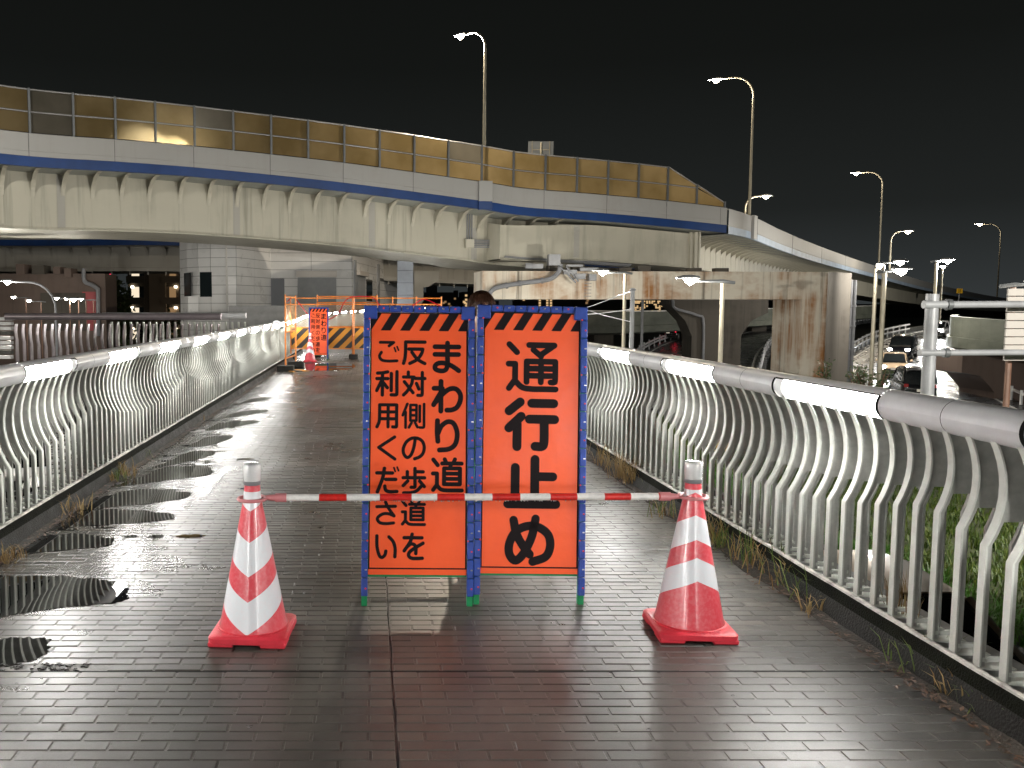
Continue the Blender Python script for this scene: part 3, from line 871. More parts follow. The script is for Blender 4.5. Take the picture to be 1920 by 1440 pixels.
# ------------------------------------------------------------ lettering (rounded strokes on a 100 x 100 grid)
def C(*p): return ('c', p)      # curve
def L_(*p): return ('l', p)     # straight
NB_ = [L_((6,6),(20,22)), L_((6,46),(19,46)), L_((19,46),(19,80)), L_((19,78),(6,93)), C((19,80),(30,91),(46,94),(70,94),(96,94))]
GL = {
 'ma': (0.158, [L_((8,18),(92,18)), L_((8,42),(91,42)), C((52,6),(52,40),(52,76),(45,91),(28,94),(11,89),(9,79),(18,71),(36,69),(60,75),(78,84),(92,93))]),
 'wa': (0.155, [L_((30,5),(30,95)), L_((7,26),(34,26)), L_((35,30),(6,76)), C((10,70),(34,45),(56,29),(78,27),(93,42),(94,62),(83,83),(66,91),(50,92))]),
 'ri': (0.17, [C((11,6),(10,40),(13,68)), C((13,44),(28,22),(54,9),(78,14),(92,36),(93,58),(83,79),(58,91),(20,94))]),
 'michi': (0.122, NB_[:1] + [L_((5,46),(18,46)), L_((18,46),(18,80)), L_((18,78),(6,93)), C((18,80),(30,91),(46,94),(70,94),(96,94)),
        L_((42,5),(46,14)), L_((74,5),(70,14)), L_((34,17),(95,17)), L_((62,19),(58,30)),
        L_((40,31),(90,31)), L_((40,31),(40,76)), L_((90,31),(90,76)), L_((40,76),(90,76)), L_((40,46),(90,46)), L_((40,61),(90,61))]),
 'han': (0.14, [L_((14,7),(94,7)), C((14,7),(14,40),(12,70),(6,94)), L_((28,36),(85,36)), C((85,36),(80,54),(62,78),(32,94)), C((40,48),(58,72),(74,84),(94,94))]),
 'tai': (0.132, [L_((26,5),(26,20)), L_((6,24),(50,24)), C((44,28),(40,50),(24,76),(7,93)), L_((10,42),(46,84)), L_((54,29),(95,29)), C((84,6),(84,60),(84,88),(80,94),(66,94)), L_((60,48),(70,70))]),
 'soku': (0.108, [L_((24,5),(5,48)), L_((17,36),(17,95)), L_((37,9),(62,9)), L_((37,9),(37,68)), L_((62,9),(62,68)), L_((37,28),(62,28)), L_((37,48),(62,48)), L_((37,68),(62,68)),
        L_((42,76),(31,94)), L_((57,76),(67,93)), L_((76,12),(76,72)), C((94,5),(94,60),(94,88),(90,94),(76,94))]),
 'no': (0.138, [C((56,8),(50,46),(38,78),(22,89),(8,74),(6,50),(18,24),(40,8),(64,7),(85,19),(94,43),(90,68),(76,85),(54,94))]),
 'ho': (0.132, [L_((55,5),(55,38)), L_((55,17),(88,17)), L_((24,17),(24,38)), L_((7,39),(94,39)), C((55,44),(55,70),(52,74),(40,74)), L_((26,51),(8,68)), L_((74,51),(93,71)), C((82,69),(62,87),(38,94),(10,95))]),
 'wo': (0.142, [L_((8,18),(88,18)), C((44,5),(36,32),(9,66)), C((22,51),(38,41),(54,44),(61,56),(61,76)), C((93,38),(60,54),(34,70),(29,84),(42,93),(64,94),(90,93))]),
 'go': (0.135, [L_((12,9),(76,9)), L_((76,9),(54,25)), C((18,54),(9,72),(20,89),(50,94),(92,92))]),
 'go_': (0.075, [L_((79,33),(86,50)), L_((92,28),(99,44))]),
 'ri2': (0.138, [C((9,11),(30,10),(52,6)), L_((6,32),(53,32)), L_((30,10),(30,95)), L_((26,40),(6,78)), L_((34,48),(51,67)), L_((68,12),(68,78)), C((92,5),(92,60),(92,88),(88,94),(68,94))]),
 'you': (0.135, [L_((18,7),(92,7)), C((18,7),(18,50),(16,74),(7,94)), C((92,7),(92,60),(92,90),(88,94),(75,94)), L_((18,35),(92,35)), L_((18,62),(92,62)), L_((55,7),(55,94))]),
 'ku': (0.142, [L_((90,6),(9,48)), L_((9,48),(92,94))]),
 'da': (0.14, [L_((6,23),(72,23)), C((38,6),(30,44),(9,94)), L_((44,47),(86,47)), C((40,72),(44,87),(60,93),(91,92))]),
 'da_': (0.07, [L_((78,3),(84,17)), L_((92,1),(98,14))]),
 'sa': (0.138, [L_((6,24),(92,22)), C((46,5),(60,30),(86,62)), C((86,62),(60,53),(32,55),(9,72),(20,90),(50,94),(84,91))]),
 'i': (0.14, [C((9,7),(10,50),(20,84),(32,93),(45,83),(49,68)), C((62,11),(81,30),(90,58),(89,90))]),
 'tsu': (0.108, [L_((8,9),(22,24)), L_((7,46),(19,46)), L_((19,46),(19,78)), L_((19,76),(8,92)), C((19,78),(32,90),(48,93),(70,93),(93,93)),
        L_((44,10),(90,10)), L_((90,10),(66,28)), L_((52,19),(66,31)), L_((40,41),(92,41)), L_((40,41),(40,80)), C((92,41),(92,74),(90,80),(84,80)), L_((66,41),(66,80)), L_((40,54.5),(92,54.5)), L_((40,68),(92,68))]),
 'kou': (0.165, [L_((29,8),(9,25)), L_((31,35),(9,57)), L_((24,50),(24,92)), L_((50,10),(90,10)), L_((46,40),(92,40)), C((73,40),(73,82),(69,91),(57,91))]),
 'shi': (0.165, [L_((19,22),(19,92)), L_((55,6),(55,92)), L_((55,39),(88,39)), L_((6,92),(94,92))]),
 'me': (0.165, [C((17,11),(23,37),(36,60),(50,77)), C((61,8),(54,42),(38,75),(22,89),(10,78),(9,58),(20,35),(42,23),(66,24),(86,38),(91,60),(82,81),(56,91))]),
}
LETTERS = [  # glyph, box measured on the board (x0, y0, x1, y1), board is 1000 wide
 ('ma',(640,293,932,624)),('wa',(635,697,945,1040)),('ri',(668,1102,912,1448)),('michi',(635,1505,960,1866)),
 ('han',(328,288,575,545)),('tai',(328,607,575,878)),('soku',(327,938,571,1212)),('no',(334,1290,575,1535)),('ho',(330,1607,582,1888)),('michi',(330,1945,580,2215)),('wo',(345,2285,572,2565)),
 ('go',(76,292,292,522)),('go_',(76,292,292,522)),('ri2',(57,604,295,875)),('you',(60,945,295,1208)),('ku',(78,1281,278,1541)),('da',(66,1606,306,1882)),('da_',(66,1606,306,1882)),('sa',(70,1958,290,2207)),('i',(66,2300,296,2558)),
]
LETTERS_R = [('tsu',(222,285,790,838)),('kou',(222,893,790,1446)),('shi',(238,1500,800,2040)),('me',(246,2105,760,2640))]
def glyph_mesh(key, box):
    w, strokes = GL[key]
    x0, y0, x1, y1 = box
    mb = MB()
    hw = w*0.5*((x1-x0)+(y1-y0))/2*U
    lay = 0
    for kind, p in strokes:
        pts = [Vector((x, y_, 0)) for x, y_ in p]
        if kind == 'c': pts = crom(pts, 6)
        q = [Vector(((x0+(a.x/100)*(x1-x0))*U, -(y0+(a.y/100)*(y1-y0))*U*0.982)) for a in pts]
        lay += 1
        dz = -0.0012 - lay*0.00003
        # one ribbon with round caps
        left, right = [], []
        for i, a in enumerate(q):
            t = (q[min(i+1, len(q)-1)] - q[max(i-1, 0)]).normalized()
            n = Vector((-t.y, t.x))
            left.append(a+n*hw); right.append(a-n*hw)
        t0 = (q[1]-q[0]).normalized(); t1 = (q[-1]-q[-2]).normalized()
        def cap(c, d):
            a0 = math.atan2(d.y, d.x)
            return [c + Vector((math.cos(a0-math.pi/2+math.pi*k/8), math.sin(a0-math.pi/2+math.pi*k/8)))*hw for k in range(1, 8)]
        vs = [(v.x, dz, v.y) for v in left] + [(v.x, dz, v.y) for v in right]
        n = len(q)
        fs = [(i, i+1, i+1+n, i+n) for i in range(n-1)]
        mb.add(vs, fs)
        e1 = [right[-1]] + cap(q[-1], t1) + [left[-1]]
        mb.add([(v.x, dz, v.y) for v in e1], [tuple(range(len(e1)))])
        e0 = [left[0]] + cap(q[0], -t0) + [right[0]]
        mb.add([(v.x, dz, v.y) for v in e0], [tuple(range(len(e0)))])
    me = mb.mesh('letter', M['black_print'])
    return me

PW, PH = 0.497, 1.326            # board
U = PW/1000
FWD = 0.036                      # frame block width
def sign_board(label, loc, rz, lean, roll, letters, blocks=True, scale=1):
    """A-frame sign: local x right, z up along the board; board top at z = LEN"""
    root = empty('roadwork_sign', label, 'sign', loc, rz)
    LEN = 1.520
    A = Matrix.Rotation(roll, 4, 'Y') @ Matrix.Rotation(-lean, 4, 'X')     # leans away at the top
    def place(o): o.matrix_local = A; return o
    xo = PW/2 + FWD/2
    top = LEN - FWD/2
    bz = LEN - FWD - PH
    # green steel frame
    fr = MB()
    for s in (-1, 1): fr.box((s*xo-0.013, 0.008, 0.0), (s*xo+0.013, 0.03, LEN-0.01))
    fr.box((-xo, 0.010, bz-0.012), (xo, 0.028, bz+0.004)); fr.box((-xo, 0.010, LEN-0.03), (xo, 0.028, LEN-0.011))
    place(fr.build('frame', M['green'], root))
    for s in (-1, 1):
        place(MB().bbox((s*xo-0.0145, 0.001, 0.0), (s*xo+0.0145, 0.033, 0.055), 0.002).build('foot', M['green'], root))
    # hinged back leg
    bl = MB()
    for s in (-1, 1): bl.tube([A @ Vector((s*(xo-0.03), 0.035, LEN-0.12)), (s*(xo-0.03), 0.62, 0.012)], 0.012, 6)
    bl.tube([A @ Vector((0, 0.035, LEN-0.12)) + Vector((-xo+0.03,0,0)), A @ Vector((0, 0.035, LEN-0.12)) + Vector((xo-0.03,0,0))], 0.012, 6)
    bl.tube([(-xo+0.03, 0.56, 0.16), (xo-0.03, 0.56, 0.16)], 0.010, 6)
    bl.build('back_leg', M['green'], root)
    # board
    bd = place(MB().box((-PW/2, 0.0, bz), (PW/2, 0.010, bz+PH)).build('board', M['sign_orange'], root))
    pr = MB()
    ty = bz + PH
    hs = 0.092
    # black border line, bottom line, and the hazard bars along the top
    pr.box((-PW/2, -0.0008, bz+0.028), (-PW/2+0.0065, -0.0004, ty)); pr.box((PW/2-0.0075, -0.0008, bz+0.028), (PW/2, -0.0004, ty))
    pr.box((-PW/2, -0.0010, bz+0.028), (PW/2, -0.0006, bz+0.035)); pr.box((-PW/2, -0.0010, ty-0.006), (PW/2, -0.0006, ty))
    per, sl = PW/5.05, 0.055
    for k in range(-1, 6):
        xa = -PW/2 + k*per + 0.052
        poly = [(xa+sl, ty-0.003), (xa+sl+0.050, ty-0.003), (xa+0.050, ty-hs), (xa, ty-hs)]
        poly = [(min(max(x, -PW/2+0.002), PW/2-0.002), z) for x, z in poly]
        if abs(poly[0][0]-poly[1][0]) + abs(poly[2][0]-poly[3][0]) < 0.004: continue
        pr.add([(x, -0.0013, z) for x, z in poly], [(0,1,2,3)])
    place(pr.build('printed_border', M['black_print'], root))
    for key, box in letters:
        o = ob('letter', glyph_mesh(key, box), root)
        o.matrix_local = A @ Matrix.Translation((-PW/2, 0, ty))
    # blue plastic frame blocks with small lamps
    if blocks:
        g = 0.0018
        def blk(x0, x1, z0, z1): return MB().bbox((x0+g, -0.014, z0+g), (x1-g, 0.012, z1-g), 0.003).build('frame_block', M['blue'], root)
        bm_side = None
        n = 15
        zs = [LEN - 0.070 - k*(LEN-0.070-0.050)/n for k in range(n+1)]
        hb = (LEN-0.070-0.050)/n
        me_s = MB().bbox((-FWD/2+g, -0.014, -hb/2+g), (FWD/2-g, 0.012, hb/2-g), 0.003).mesh('frame_block', M['blue'])
        led = MB().bbox((-0.0045,-0.017,-0.004), (0.0045,-0.013,0.004), 0.0015).mesh('lamp_bead', M['red_bead'])
        nut = MB().bbox((-0.0055,-0.018,-0.0035), (0.0055,-0.013,0.0035), 0.0015).mesh('screw', M['steel'])
        for s in (-1, 1):
            for k in range(n):
                o = ob('frame_block', me_s, root); o.matrix_local = A @ Matrix.Translation((s*xo, 0, (zs[k]+zs[k+1])/2))
                o = ob('screw' if k % 2 else 'lamp_bead', nut if k % 2 else led, root); o.matrix_local = A @ Matrix.Translation((s*xo+0.006, 0, (zs[k]+zs[k+1])/2-0.006))
                if not k % 3:
                    o = ob('lamp_bead', led, root); o.matrix_local = A @ Matrix.Translation((s*(xo-FWD*0.36), 0, zs[k]))
            c = MB(); c.bbox((-0.036+g, -0.015, -0.036+g), (0.036-g, 0.012, 0.034), 0.004)
            o = c.build('frame_corner', M['blue'], root); o.matrix_local = A @ Matrix.Translation((s*(xo-0.018), 0, LEN-0.036))
        nt = 7
        wt = (2*xo - 0.108+FWD*0)/nt
        me_t = MB().bbox((-wt/2+g, -0.014, -FWD/2+g), (wt/2-g, 0.012, FWD/2-g), 0.003).mesh('frame_block', M['blue'])
        for k in range(nt):
            xx = -xo + 0.054 + (k+0.5)*wt
            o = ob('frame_block', me_t, root); o.matrix_local = A @ Matrix.Translation((xx, 0, top))
            o = ob('lamp_bead' if k in (0, 6, 3) else 'screw', led if k in (0, 6, 3) else nut, root); o.matrix_local = A @ Matrix.Translation((xx, 0, top+0.002))
    else:
        b = MB()
        for s in (-1, 1): b.bbox((s*xo-FWD/2, -0.012, 0.055), (s*xo+FWD/2, 0.007, LEN), 0.003)
        b.bbox((-xo+FWD/2, -0.0115, LEN-FWD), (xo-FWD/2, 0.0065, LEN), 0.003)
        place(b.build('frame_cover', M['blue'], root))
    return root
S1 = (G(680,1139), G(881,1136))
S2 = (G(895,1136), G(1090,1134))
c1 = (S1[0]+S1[1])/2; c2 = (S2[0]+S2[1])/2
def yaw(a, b): return math.atan2(b.y-a.y, b.x-a.x)
s1 = sign_board('orange detour sign with three columns of black writing, left of the pair', (c1.x+0.003, c1.y, 0.001), R(1.0), R(7.0), R(0.7), LETTERS)
s2 = sign_board('orange sign with four large black characters, right of the pair', (c2.x-0.004, c2.y, 0.001), R(2.2), R(6.6), R(1.3), LETTERS_R)

# ------------------------------------------------------------ cones and bar
def cone(label, loc, rz, cat='cone', lens=True):
    r = empty('traffic_cone', label, cat, loc, rz)
    b = MB()
    w, h = 0.176, 0.046
    # rubber base with rounded corners and a notch under each side
    def ring(s, z, rad):
        pts = []
        for cx, cy_, a0 in ((1,1,0),(-1,1,90),(-1,-1,180),(1,-1,270)):
            for k in range(4):
                a = R(a0+k*30); pts.append((cx*(s-rad)+rad*math.cos(a), cy_*(s-rad)+rad*math.sin(a), z))
        return pts
    rings = [ring(w-0.004, 0.014, 0.035), ring(w, 0.018, 0.035), ring(w, h-0.006, 0.035), ring(w-0.008, h, 0.03), ring(0.165, h+0.004, 0.10)]
    vs = [p for q in rings for p in q]; n = 16
    fs = [(i*n+k, i*n+(k+1) % n, (i+1)*n+(k+1) % n, (i+1)*n+k) for i in range(len(rings)-1) for k in range(n)]
    fs += [tuple(range(n))[::-1], tuple((len(rings)-1)*n+k for k in range(n))]
    b.add(vs, fs)
    for sx in (-1, 1):
        for sy in (-1, 1):
            b.bbox((sx*w-(0.115 if sx > 0 else 0), sy*w-(0.115 if sy > 0 else 0), 0.0), (sx*w+(0.115 if sx < 0 else 0), sy*w+(0.115 if sy < 0 else 0), 0.024), 0.006,
                   0, Matrix.Scale(0.985, 4))
    b.build('base', M['cone_base'], r, True, 35)
    MB().lathe([(0.158,0.042),(0.1565,0.052),(0.150,0.075),(0.0405,0.640),(0.0385,0.655),(0.036,0.70)], 40).build('body', M['cone'], r, True, 50)
    MB().lathe([(0.157,0.046),(0.163,0.048),(0.163,0.053),(0.156,0.055)], 40, cap=False).build('rim', M['cone_base'], r, True, 50)
    if lens:
        l = MB().lathe([(0.038,0.700),(0.0405,0.703),(0.0405,0.716),(0.037,0.718)], 20).build('lamp_collar', M['lamp_head'], r, True, 50)
        MB().lathe([(0.0395,0.7185),(0.041,0.75),(0.0415,0.79),(0.038,0.797),(0.030,0.80)], 20).build('lamp_lens', M['lens'], r, True, 50)
        MB().lathe([(0.024,0.7195),(0.026,0.745),(0.020,0.77),(0.026,0.785)], 6).build('reflector', M['steel'], r, False)
    return r
gA, gB = G(476,1190), G(1291,1183)
cone('red and white cone with clear lamp, left end of the striped bar', (gA.x, gA.y, 0.001), R(-4))
cone('red and white cone with clear lamp, right end of the striped bar', (gB.x, gB.y, 0.001), R(176))
br = empty('cone_bar', 'red and white striped bar hung between the two cones', 'bar', (gA.x, gA.y, 0))
zb = 0.640
d = Vector((gB.x-gA.x, gB.y-gA.y, -0.004)); Lb = d.length; t = d.normalized()
st = Vector((0,0,zb)) 
segs = [0.10, 0.245, 0.362, 0.535, 0.665, 0.785, 0.915, 1.030, 1.165, 1.295, 1.425, 1.545, 1.660, 1.80]
r0, r1 = 0.15, Lb-0.15
cuts = [W(px, 926, gA.y) for px in (545,598,650,712,772,820,872,924,977,1034,1085,1137,1187,1240)]
xs = [r0] + [c.x-gA.x for c in cuts[1:]] + [r1]
for i in range(len(xs)-1):
    o = MB().tube([st+t*xs[i], st+t*(xs[i+1])], 0.0165, 12).build('bar_section', M['pole_white'] if i % 2 == 0 else M['pole_red'], br, True, 50)
for s, x in ((1, 0), (-1, Lb)):
    q = MB()
    q.tube([st+t*(x+s*0.105), st+t*(x+s*0.155)], 0.0205, 12)
    q.tube([st+t*(x+s*0.06), st+t*(x+s*0.115)], [0.011,0.017], 8)
    ringp = [Vector((x*t.x+0.062*math.cos(a), x*t.y+0.062*math.sin(a), zb-0.004+0*a)) for a in [k*math.pi/12 for k in range(25)]]
    q.tube(ringp, 0.0085, 6, cap=False)
    q.build('ring_end', M['cone_ring'], br, True, 50)
# rain drops hanging under the bar
dr = MB(); rr2 = random.Random(3)
for k in range(110):
    x = rr2.uniform(r0, r1); s = rr2.uniform(0.0015, 0.0035)
    dr.lathe([(0.0002,-s*1.6),(s*0.8,-s),(s,0),(s*0.4,s)], 6, 0, tuple(st+t*x+Vector((0,-0.002,-0.0165))))
tag(dr.build('rain_drops', M['lens'], br, True, 80), kind='stuff')

# ------------------------------------------------------------ barricade at the end of the walkway
def guard_fence(label, loc, rz, w=1.82, h=1.80, board=True):
    r = empty('guard_fence', label, 'fence', loc, rz)
    f = MB()
    for x in (0, w): f.tube([(x,0,0.0),(x,0,h+0.03)], 0.021, 8)
    for z in (h-0.02, h-0.20, 0.92, 0.30): f.tube([(0,0,z),(w,0,z)], 0.018, 6)
    f.build('pipe_frame', M['orange_pipe'], r, True)
    m = MB()
    s = 0.10
    n = int((w+0.9)/s)
    for k in range(-9, n):
        for sg in (1, -1):
            x0, x1 = k*s, k*s+0.86
            a, b = Vector((x0,0.002*sg,0.93 if sg > 0 else h-0.21)), Vector((x1,0.002*sg,h-0.21 if sg > 0 else 0.93))
            ta, tb = max(0, (0-x0)/(x1-x0)), min(1, (w-x0)/(x1-x0))
            if ta >= tb: continue
            m.tube([a.lerp(b, ta), a.lerp(b, tb)], 0.0028, 4, cap=False)
    tag(m.build('wire_mesh', M['wire'], r), kind='stuff')
    if board: MB().box((0.02,-0.012,0.32),(w-0.02,-0.004,0.905)).build('striped_board', M['tiger'], r)
    for x in (0.0, w): MB().bbox((x-0.11,-0.2,0.0),(x+0.11,0.2,0.14),0.012).build('foot_block', M['kerb'], r)
    return r
p = W(545,600,26.2)
guard_fence('orange mesh fence panel with striped board behind the small sign', (p.x, 26.2, 0), 0)
guard_fence('orange mesh fence panel with striped board, middle one of the barricade', (p.x+1.86, 26.1, 0), 0)
guard_fence('orange mesh fence panel at the right end of the barricade', (p.x+3.0, 26.6, 0), 0, 1.45)
guard_fence('orange mesh fence panel set back behind the barricade', (p.x+0.72, 27.3, 0), 0, 1.82, 1.86, False)
guard_fence('orange mesh fence panel turned along the left railing', (-1.98, 21.1, 0), R(86), 1.6, 1.78, False)
rope = crom([W(*q, 25.85) for q in ((538,566),(550,557),(563,571),(578,590),(597,600),(614,600),(634,588),(646,566),(660,557),(690,556),(705,562),(712,572),(742,585),(772,574),(788,563),(800,562),(826,574))], 5)
tag(MB().tube(rope, 0.016, 6).build('tube_light', M['red_tube'], None, True), 'red light tube draped in loops over the orange fence', 'light tube')
p = G(596,677)
sign_board('small distant orange detour sign leaning against the orange fence', (p.x, 25.35, 0.001), R(-2), R(7), 0, LETTERS, False)
p = G(584,676)
cone('distant red and white cone standing before the small sign', (p.x, 24.75, 0.001), R(175))
# piece of striped board lying on the paving
tag(MB().box((-0.25,-0.3,0),(0.25,0.3,0.012)).build('fallen_board', M['tiger'], None, False, None, (-1.72,21.2,0.004), (0,0,0.5)), 'yellow and black striped board lying flat by the left fence post', 'board')

# ------------------------------------------------------------ person behind the signs
def person():
    base = W(903,560,6.6); base.z = 0
    r = empty('person', 'person in a dark coat with brown hair standing behind the two signs', 'person', (base.x, base.y, 0), R(10))
    def skin(name, verts, edges, rad, mt, root=0, sub=2):
        me = bpy.data.meshes.new(name); me.from_pydata(verts, edges, [])
        o = ob(name, me, r)
        md = o.modifiers.new('skin', 'SKIN')
        for i, v in enumerate(me.skin_vertices[0].data):
            q = rad[i]; v.radius = q if isinstance(q, tuple) else (q, q)
        me.skin_vertices[0].data[root].use_root = True
        md.use_smooth_shade = True
        o.modifiers.new('sub', 'SUBSURF').levels = sub; o.modifiers[-1].render_levels = sub
        me.materials.append(mt)
        return o
    H = 1.0
    V = [(0,0,0.84),(0,0,1.0),(0,0.005,1.15),(0,0,1.30),(0,0,1.36),(0,-0.005,1.42),(0,-0.015,1.47),(0,-0.012,1.56)]
    E = [(i,i+1) for i in range(7)]
    rad = [(0.15,0.11),(0.13,0.095),(0.145,0.105),(0.13,0.09),(0.055,0.05),(0.05,0.05),(0.07,0.088),(0.065,0.08)]
    for s in (-1, 1):
        b = len(V); V += [(s*0.16,0,1.27),(s*0.20,0.01,1.02),(s*0.21,-0.03,0.80),(s*0.205,-0.04,0.74)]
        rad += [0.055,0.042,0.032,0.034]; E += [(3,b),(b,b+1),(b+1,b+2),(b+2,b+3)]
        for k, (dx, dl, rr_f) in enumerate(((-0.028,0.075,0.008),(-0.010,0.085,0.0085),(0.010,0.08,0.0085),(0.026,0.065,0.0075))):
            c = len(V); V += [(s*0.205, -0.04+dx, 0.70), (s*0.203, -0.045+dx, 0.70-dl*0.55), (s*0.197, -0.05+dx, 0.70-dl)]
            rad += [0.011, rr_f, rr_f]; E += [(b+3,c),(c,c+1),(c+1,c+2)]
        c = len(V); V += [(s*0.19,-0.075,0.715),(s*0.185,-0.09,0.68)]; rad += [0.011,0.009]; E += [(b+3,c),(c,c+1)]
        b = len(V); V += [(s*0.09,0,0.78),(s*0.095,-0.01,0.45),(s*0.095,0.015,0.09),(s*0.095,-0.02,0.045),(s*0.10,-0.14,0.03)]
        rad += [0.085,0.058,0.042,0.042,0.032]; E += [(0,b),(b,b+1),(b+1,b+2),(b+2,b+3),(b+3,b+4)]
    skin('body', V, E, rad, M['skin'])
    Vc = [(0,0,0.70),(0,0,0.84),(0,0,1.0),(0,0.005,1.15),(0,0,1.30),(0,0,1.355)]
    Ec = [(i,i+1) for i in range(5)]; rc = [(0.185,0.15),(0.175,0.135),(0.15,0.115),(0.16,0.12),(0.145,0.105),(0.075,0.07)]
    for s in (-1, 1):
        b = len(Vc); Vc += [(s*0.165,0,1.27),(s*0.20,0.01,1.02),(s*0.21,-0.03,0.79)]; rc += [0.07,0.056,0.048]; Ec += [(4,b),(b,b+1),(b+1,b+2)]
    skin('coat', Vc, Ec, rc, M['coat'], 1)
    Vt = [(0,0,0.80)]; Et = []; rt = [(0.16,0.12)]
    for s in (-1, 1):
        b = len(Vt); Vt += [(s*0.09,0,0.74),(s*0.095,-0.01,0.45),(s*0.095,0.012,0.09)]; rt += [0.098,0.074,0.062]; Et += [(0,b),(b,b+1),(b+1,b+2)]
    skin('trousers', Vt, Et, rt, M['trousers'])
    for s in (-1, 1):
        MB().prism([(-0.045,0),(0.045,0),(0.045,0.05),(0.02,0.085),(-0.02,0.085),(-0.045,0.05)], -0.20, 0.06, 0, Matrix.Translation((s*0.097,0,0.0))).build('shoe', M['shoe'], r, True, 60)
    # hair: a full cap down to the neck, open at the face
    vs, fs = [], []
    nu, nv = 28, 14
    rg = random.Random(2)
    for j in range(nv+1):
        th = j/nv*R(128)
        for i in range(nu):
            a = 2*math.pi*i/nu
            rx, ry, rz = 0.098, 0.112, 0.118
            face = max(0, -math.sin(a))                    # -y is the face
            t2 = th*(1-0.45*face**2)
            k = 1 + 0.03*math.sin(a*9+j) + rg.uniform(-0.015, 0.015)
            vs.append((rx*k*math.sin(t2)*math.cos(a), 0.008+ry*k*math.sin(t2)*math.sin(a), 1.505+rz*k*math.cos(t2)))
    for j in range(nv):
        for i in range(nu): fs.append((j*nu+i, j*nu+(i+1) % nu, (j+1)*nu+(i+1) % nu, (j+1)*nu+i))
    hb = MB().add(vs, fs)
    for _ in range(420):                                   # loose strands
        a, t0 = rg.uniform(0, 6.283), rg.uniform(0.0, R(75))
        if math.sin(a) < -0.5 and t0 > R(50): continue
        pts = []
        for q in range(4):
            t2 = t0 + q*R(14); k = 1.035 + 0.012*q*rg.random()
            aa = a + q*0.05*rg.uniform(-1, 1)
            pts.append((0.098*k*math.sin(t2)*math.cos(aa), 0.008+0.112*k*math.sin(t2)*math.sin(aa), 1.505+0.118*k*math.cos(t2)))
        hb.tube(pts, [0.0022, 0.0026, 0.0022, 0.0008], 4, cap=False)
    h = hb.build('hair', M['hair'], r, True, 80)
    f = MB()
    f.prism([(-0.012,1.485),(0.012,1.485),(0.006,1.525),(-0.006,1.525)], -0.125, -0.09)
    f.build('nose', M['skin'], r, True, 80)
    e = MB()
    for s in (-1, 1): e.lathe([(0.001,-0.006),(0.011,0),(0.001,0.006)], 8, 0, (s*0.032,-0.098,1.525))
    e.build('eyes', M['gasket'], r)
    MB().box((-0.022,-0.107,1.452),(0.022,-0.095,1.459)).build('mouth', M['red_wall'], r)
    return r
person()
# ------------------------------------------------------------ elevated road in front
class Path:
    def __init__(s, pts, n=10):
        s.P = crom(pts, n)
        s.L = [0]
        for i in range(len(s.P)-1):
            q = s.P[i+1]-s.P[i]; s.L.append(s.L[-1] + math.hypot(q.x, q.y))
        s.len = s.L[-1]
    def at(s, t):
        t = min(max(t, 0), s.len)
        lo, hi = 0, len(s.L)-1
        while hi-lo > 1:
            m = (lo+hi)//2
            if s.L[m] <= t: lo = m
            else: hi = m
        k = (t-s.L[lo])/(s.L[hi]-s.L[lo])
        d = s.P[hi]-s.P[lo]; d.z = 0
        a = s.P[max(lo-1, 0)]; b = s.P[min(hi+1, len(s.P)-1)]
        d2 = b-a; d2.z = 0; d2.normalize()
        return s.P[lo].lerp(s.P[hi], k), d2, Vector((-d2.y, d2.x, 0))     # point, direction, inward (away from the camera)
    def near_px(s, px):
        """arc length whose point is seen at column px"""
        best, bt = 1e9, 0
        for i, p in enumerate(s.P):
            q = CX + F*p.x/p.y
            if abs(q-px) < best: best, bt = abs(q-px), s.L[i]
        return bt
def sweep(mb, path, prof, t0, t1, step=1.0, mi=0, closed=False):
    """prof: list of (inset, dz) or function t -> list"""
    n = max(1, int(math.ceil((t1-t0)/step)))
    rows = []
    for i in range(n+1):
        t = t0+(t1-t0)*i/n
        p, d, nn = path.at(t)
        pr = prof(t) if callable(prof) else prof
        rows.append([p + nn*a + Vector((0,0,z)) for a, z in pr])
    m = len(rows[0])
    vs = [v for r_ in rows for v in r_]
    fs = []
    for i in range(n):
        for j in range(m if closed else m-1):
            a, b = i*m+j, i*m+(j+1) % m
            fs.append((a, b, b+m, a+m))
    if closed: fs += [tuple(range(m))[::-1], tuple(n*m+k for k in range(m))]
    mb.add(vs, fs, mi)

V3 = Vector
A1 = Path([V3((-40,22,10.0)), V3((-31,30.6,9.9)), V3((-23.5,36.6,9.85))] + [W(0,244,40.7), W(230,263,43.6), W(387,277,45.6), W(640,305,47.9), W(880,338,49.9), W(922,344,50.2), W(985,354,50.9), W(1110,364,51.9), W(1240,376,53), W(1364,390,54.6)])
br1 = empty('elevated_road', 'white and blue elevated road with amber barrier panes crossing above', 'viaduct', (0,0,0))
E1 = A1.len
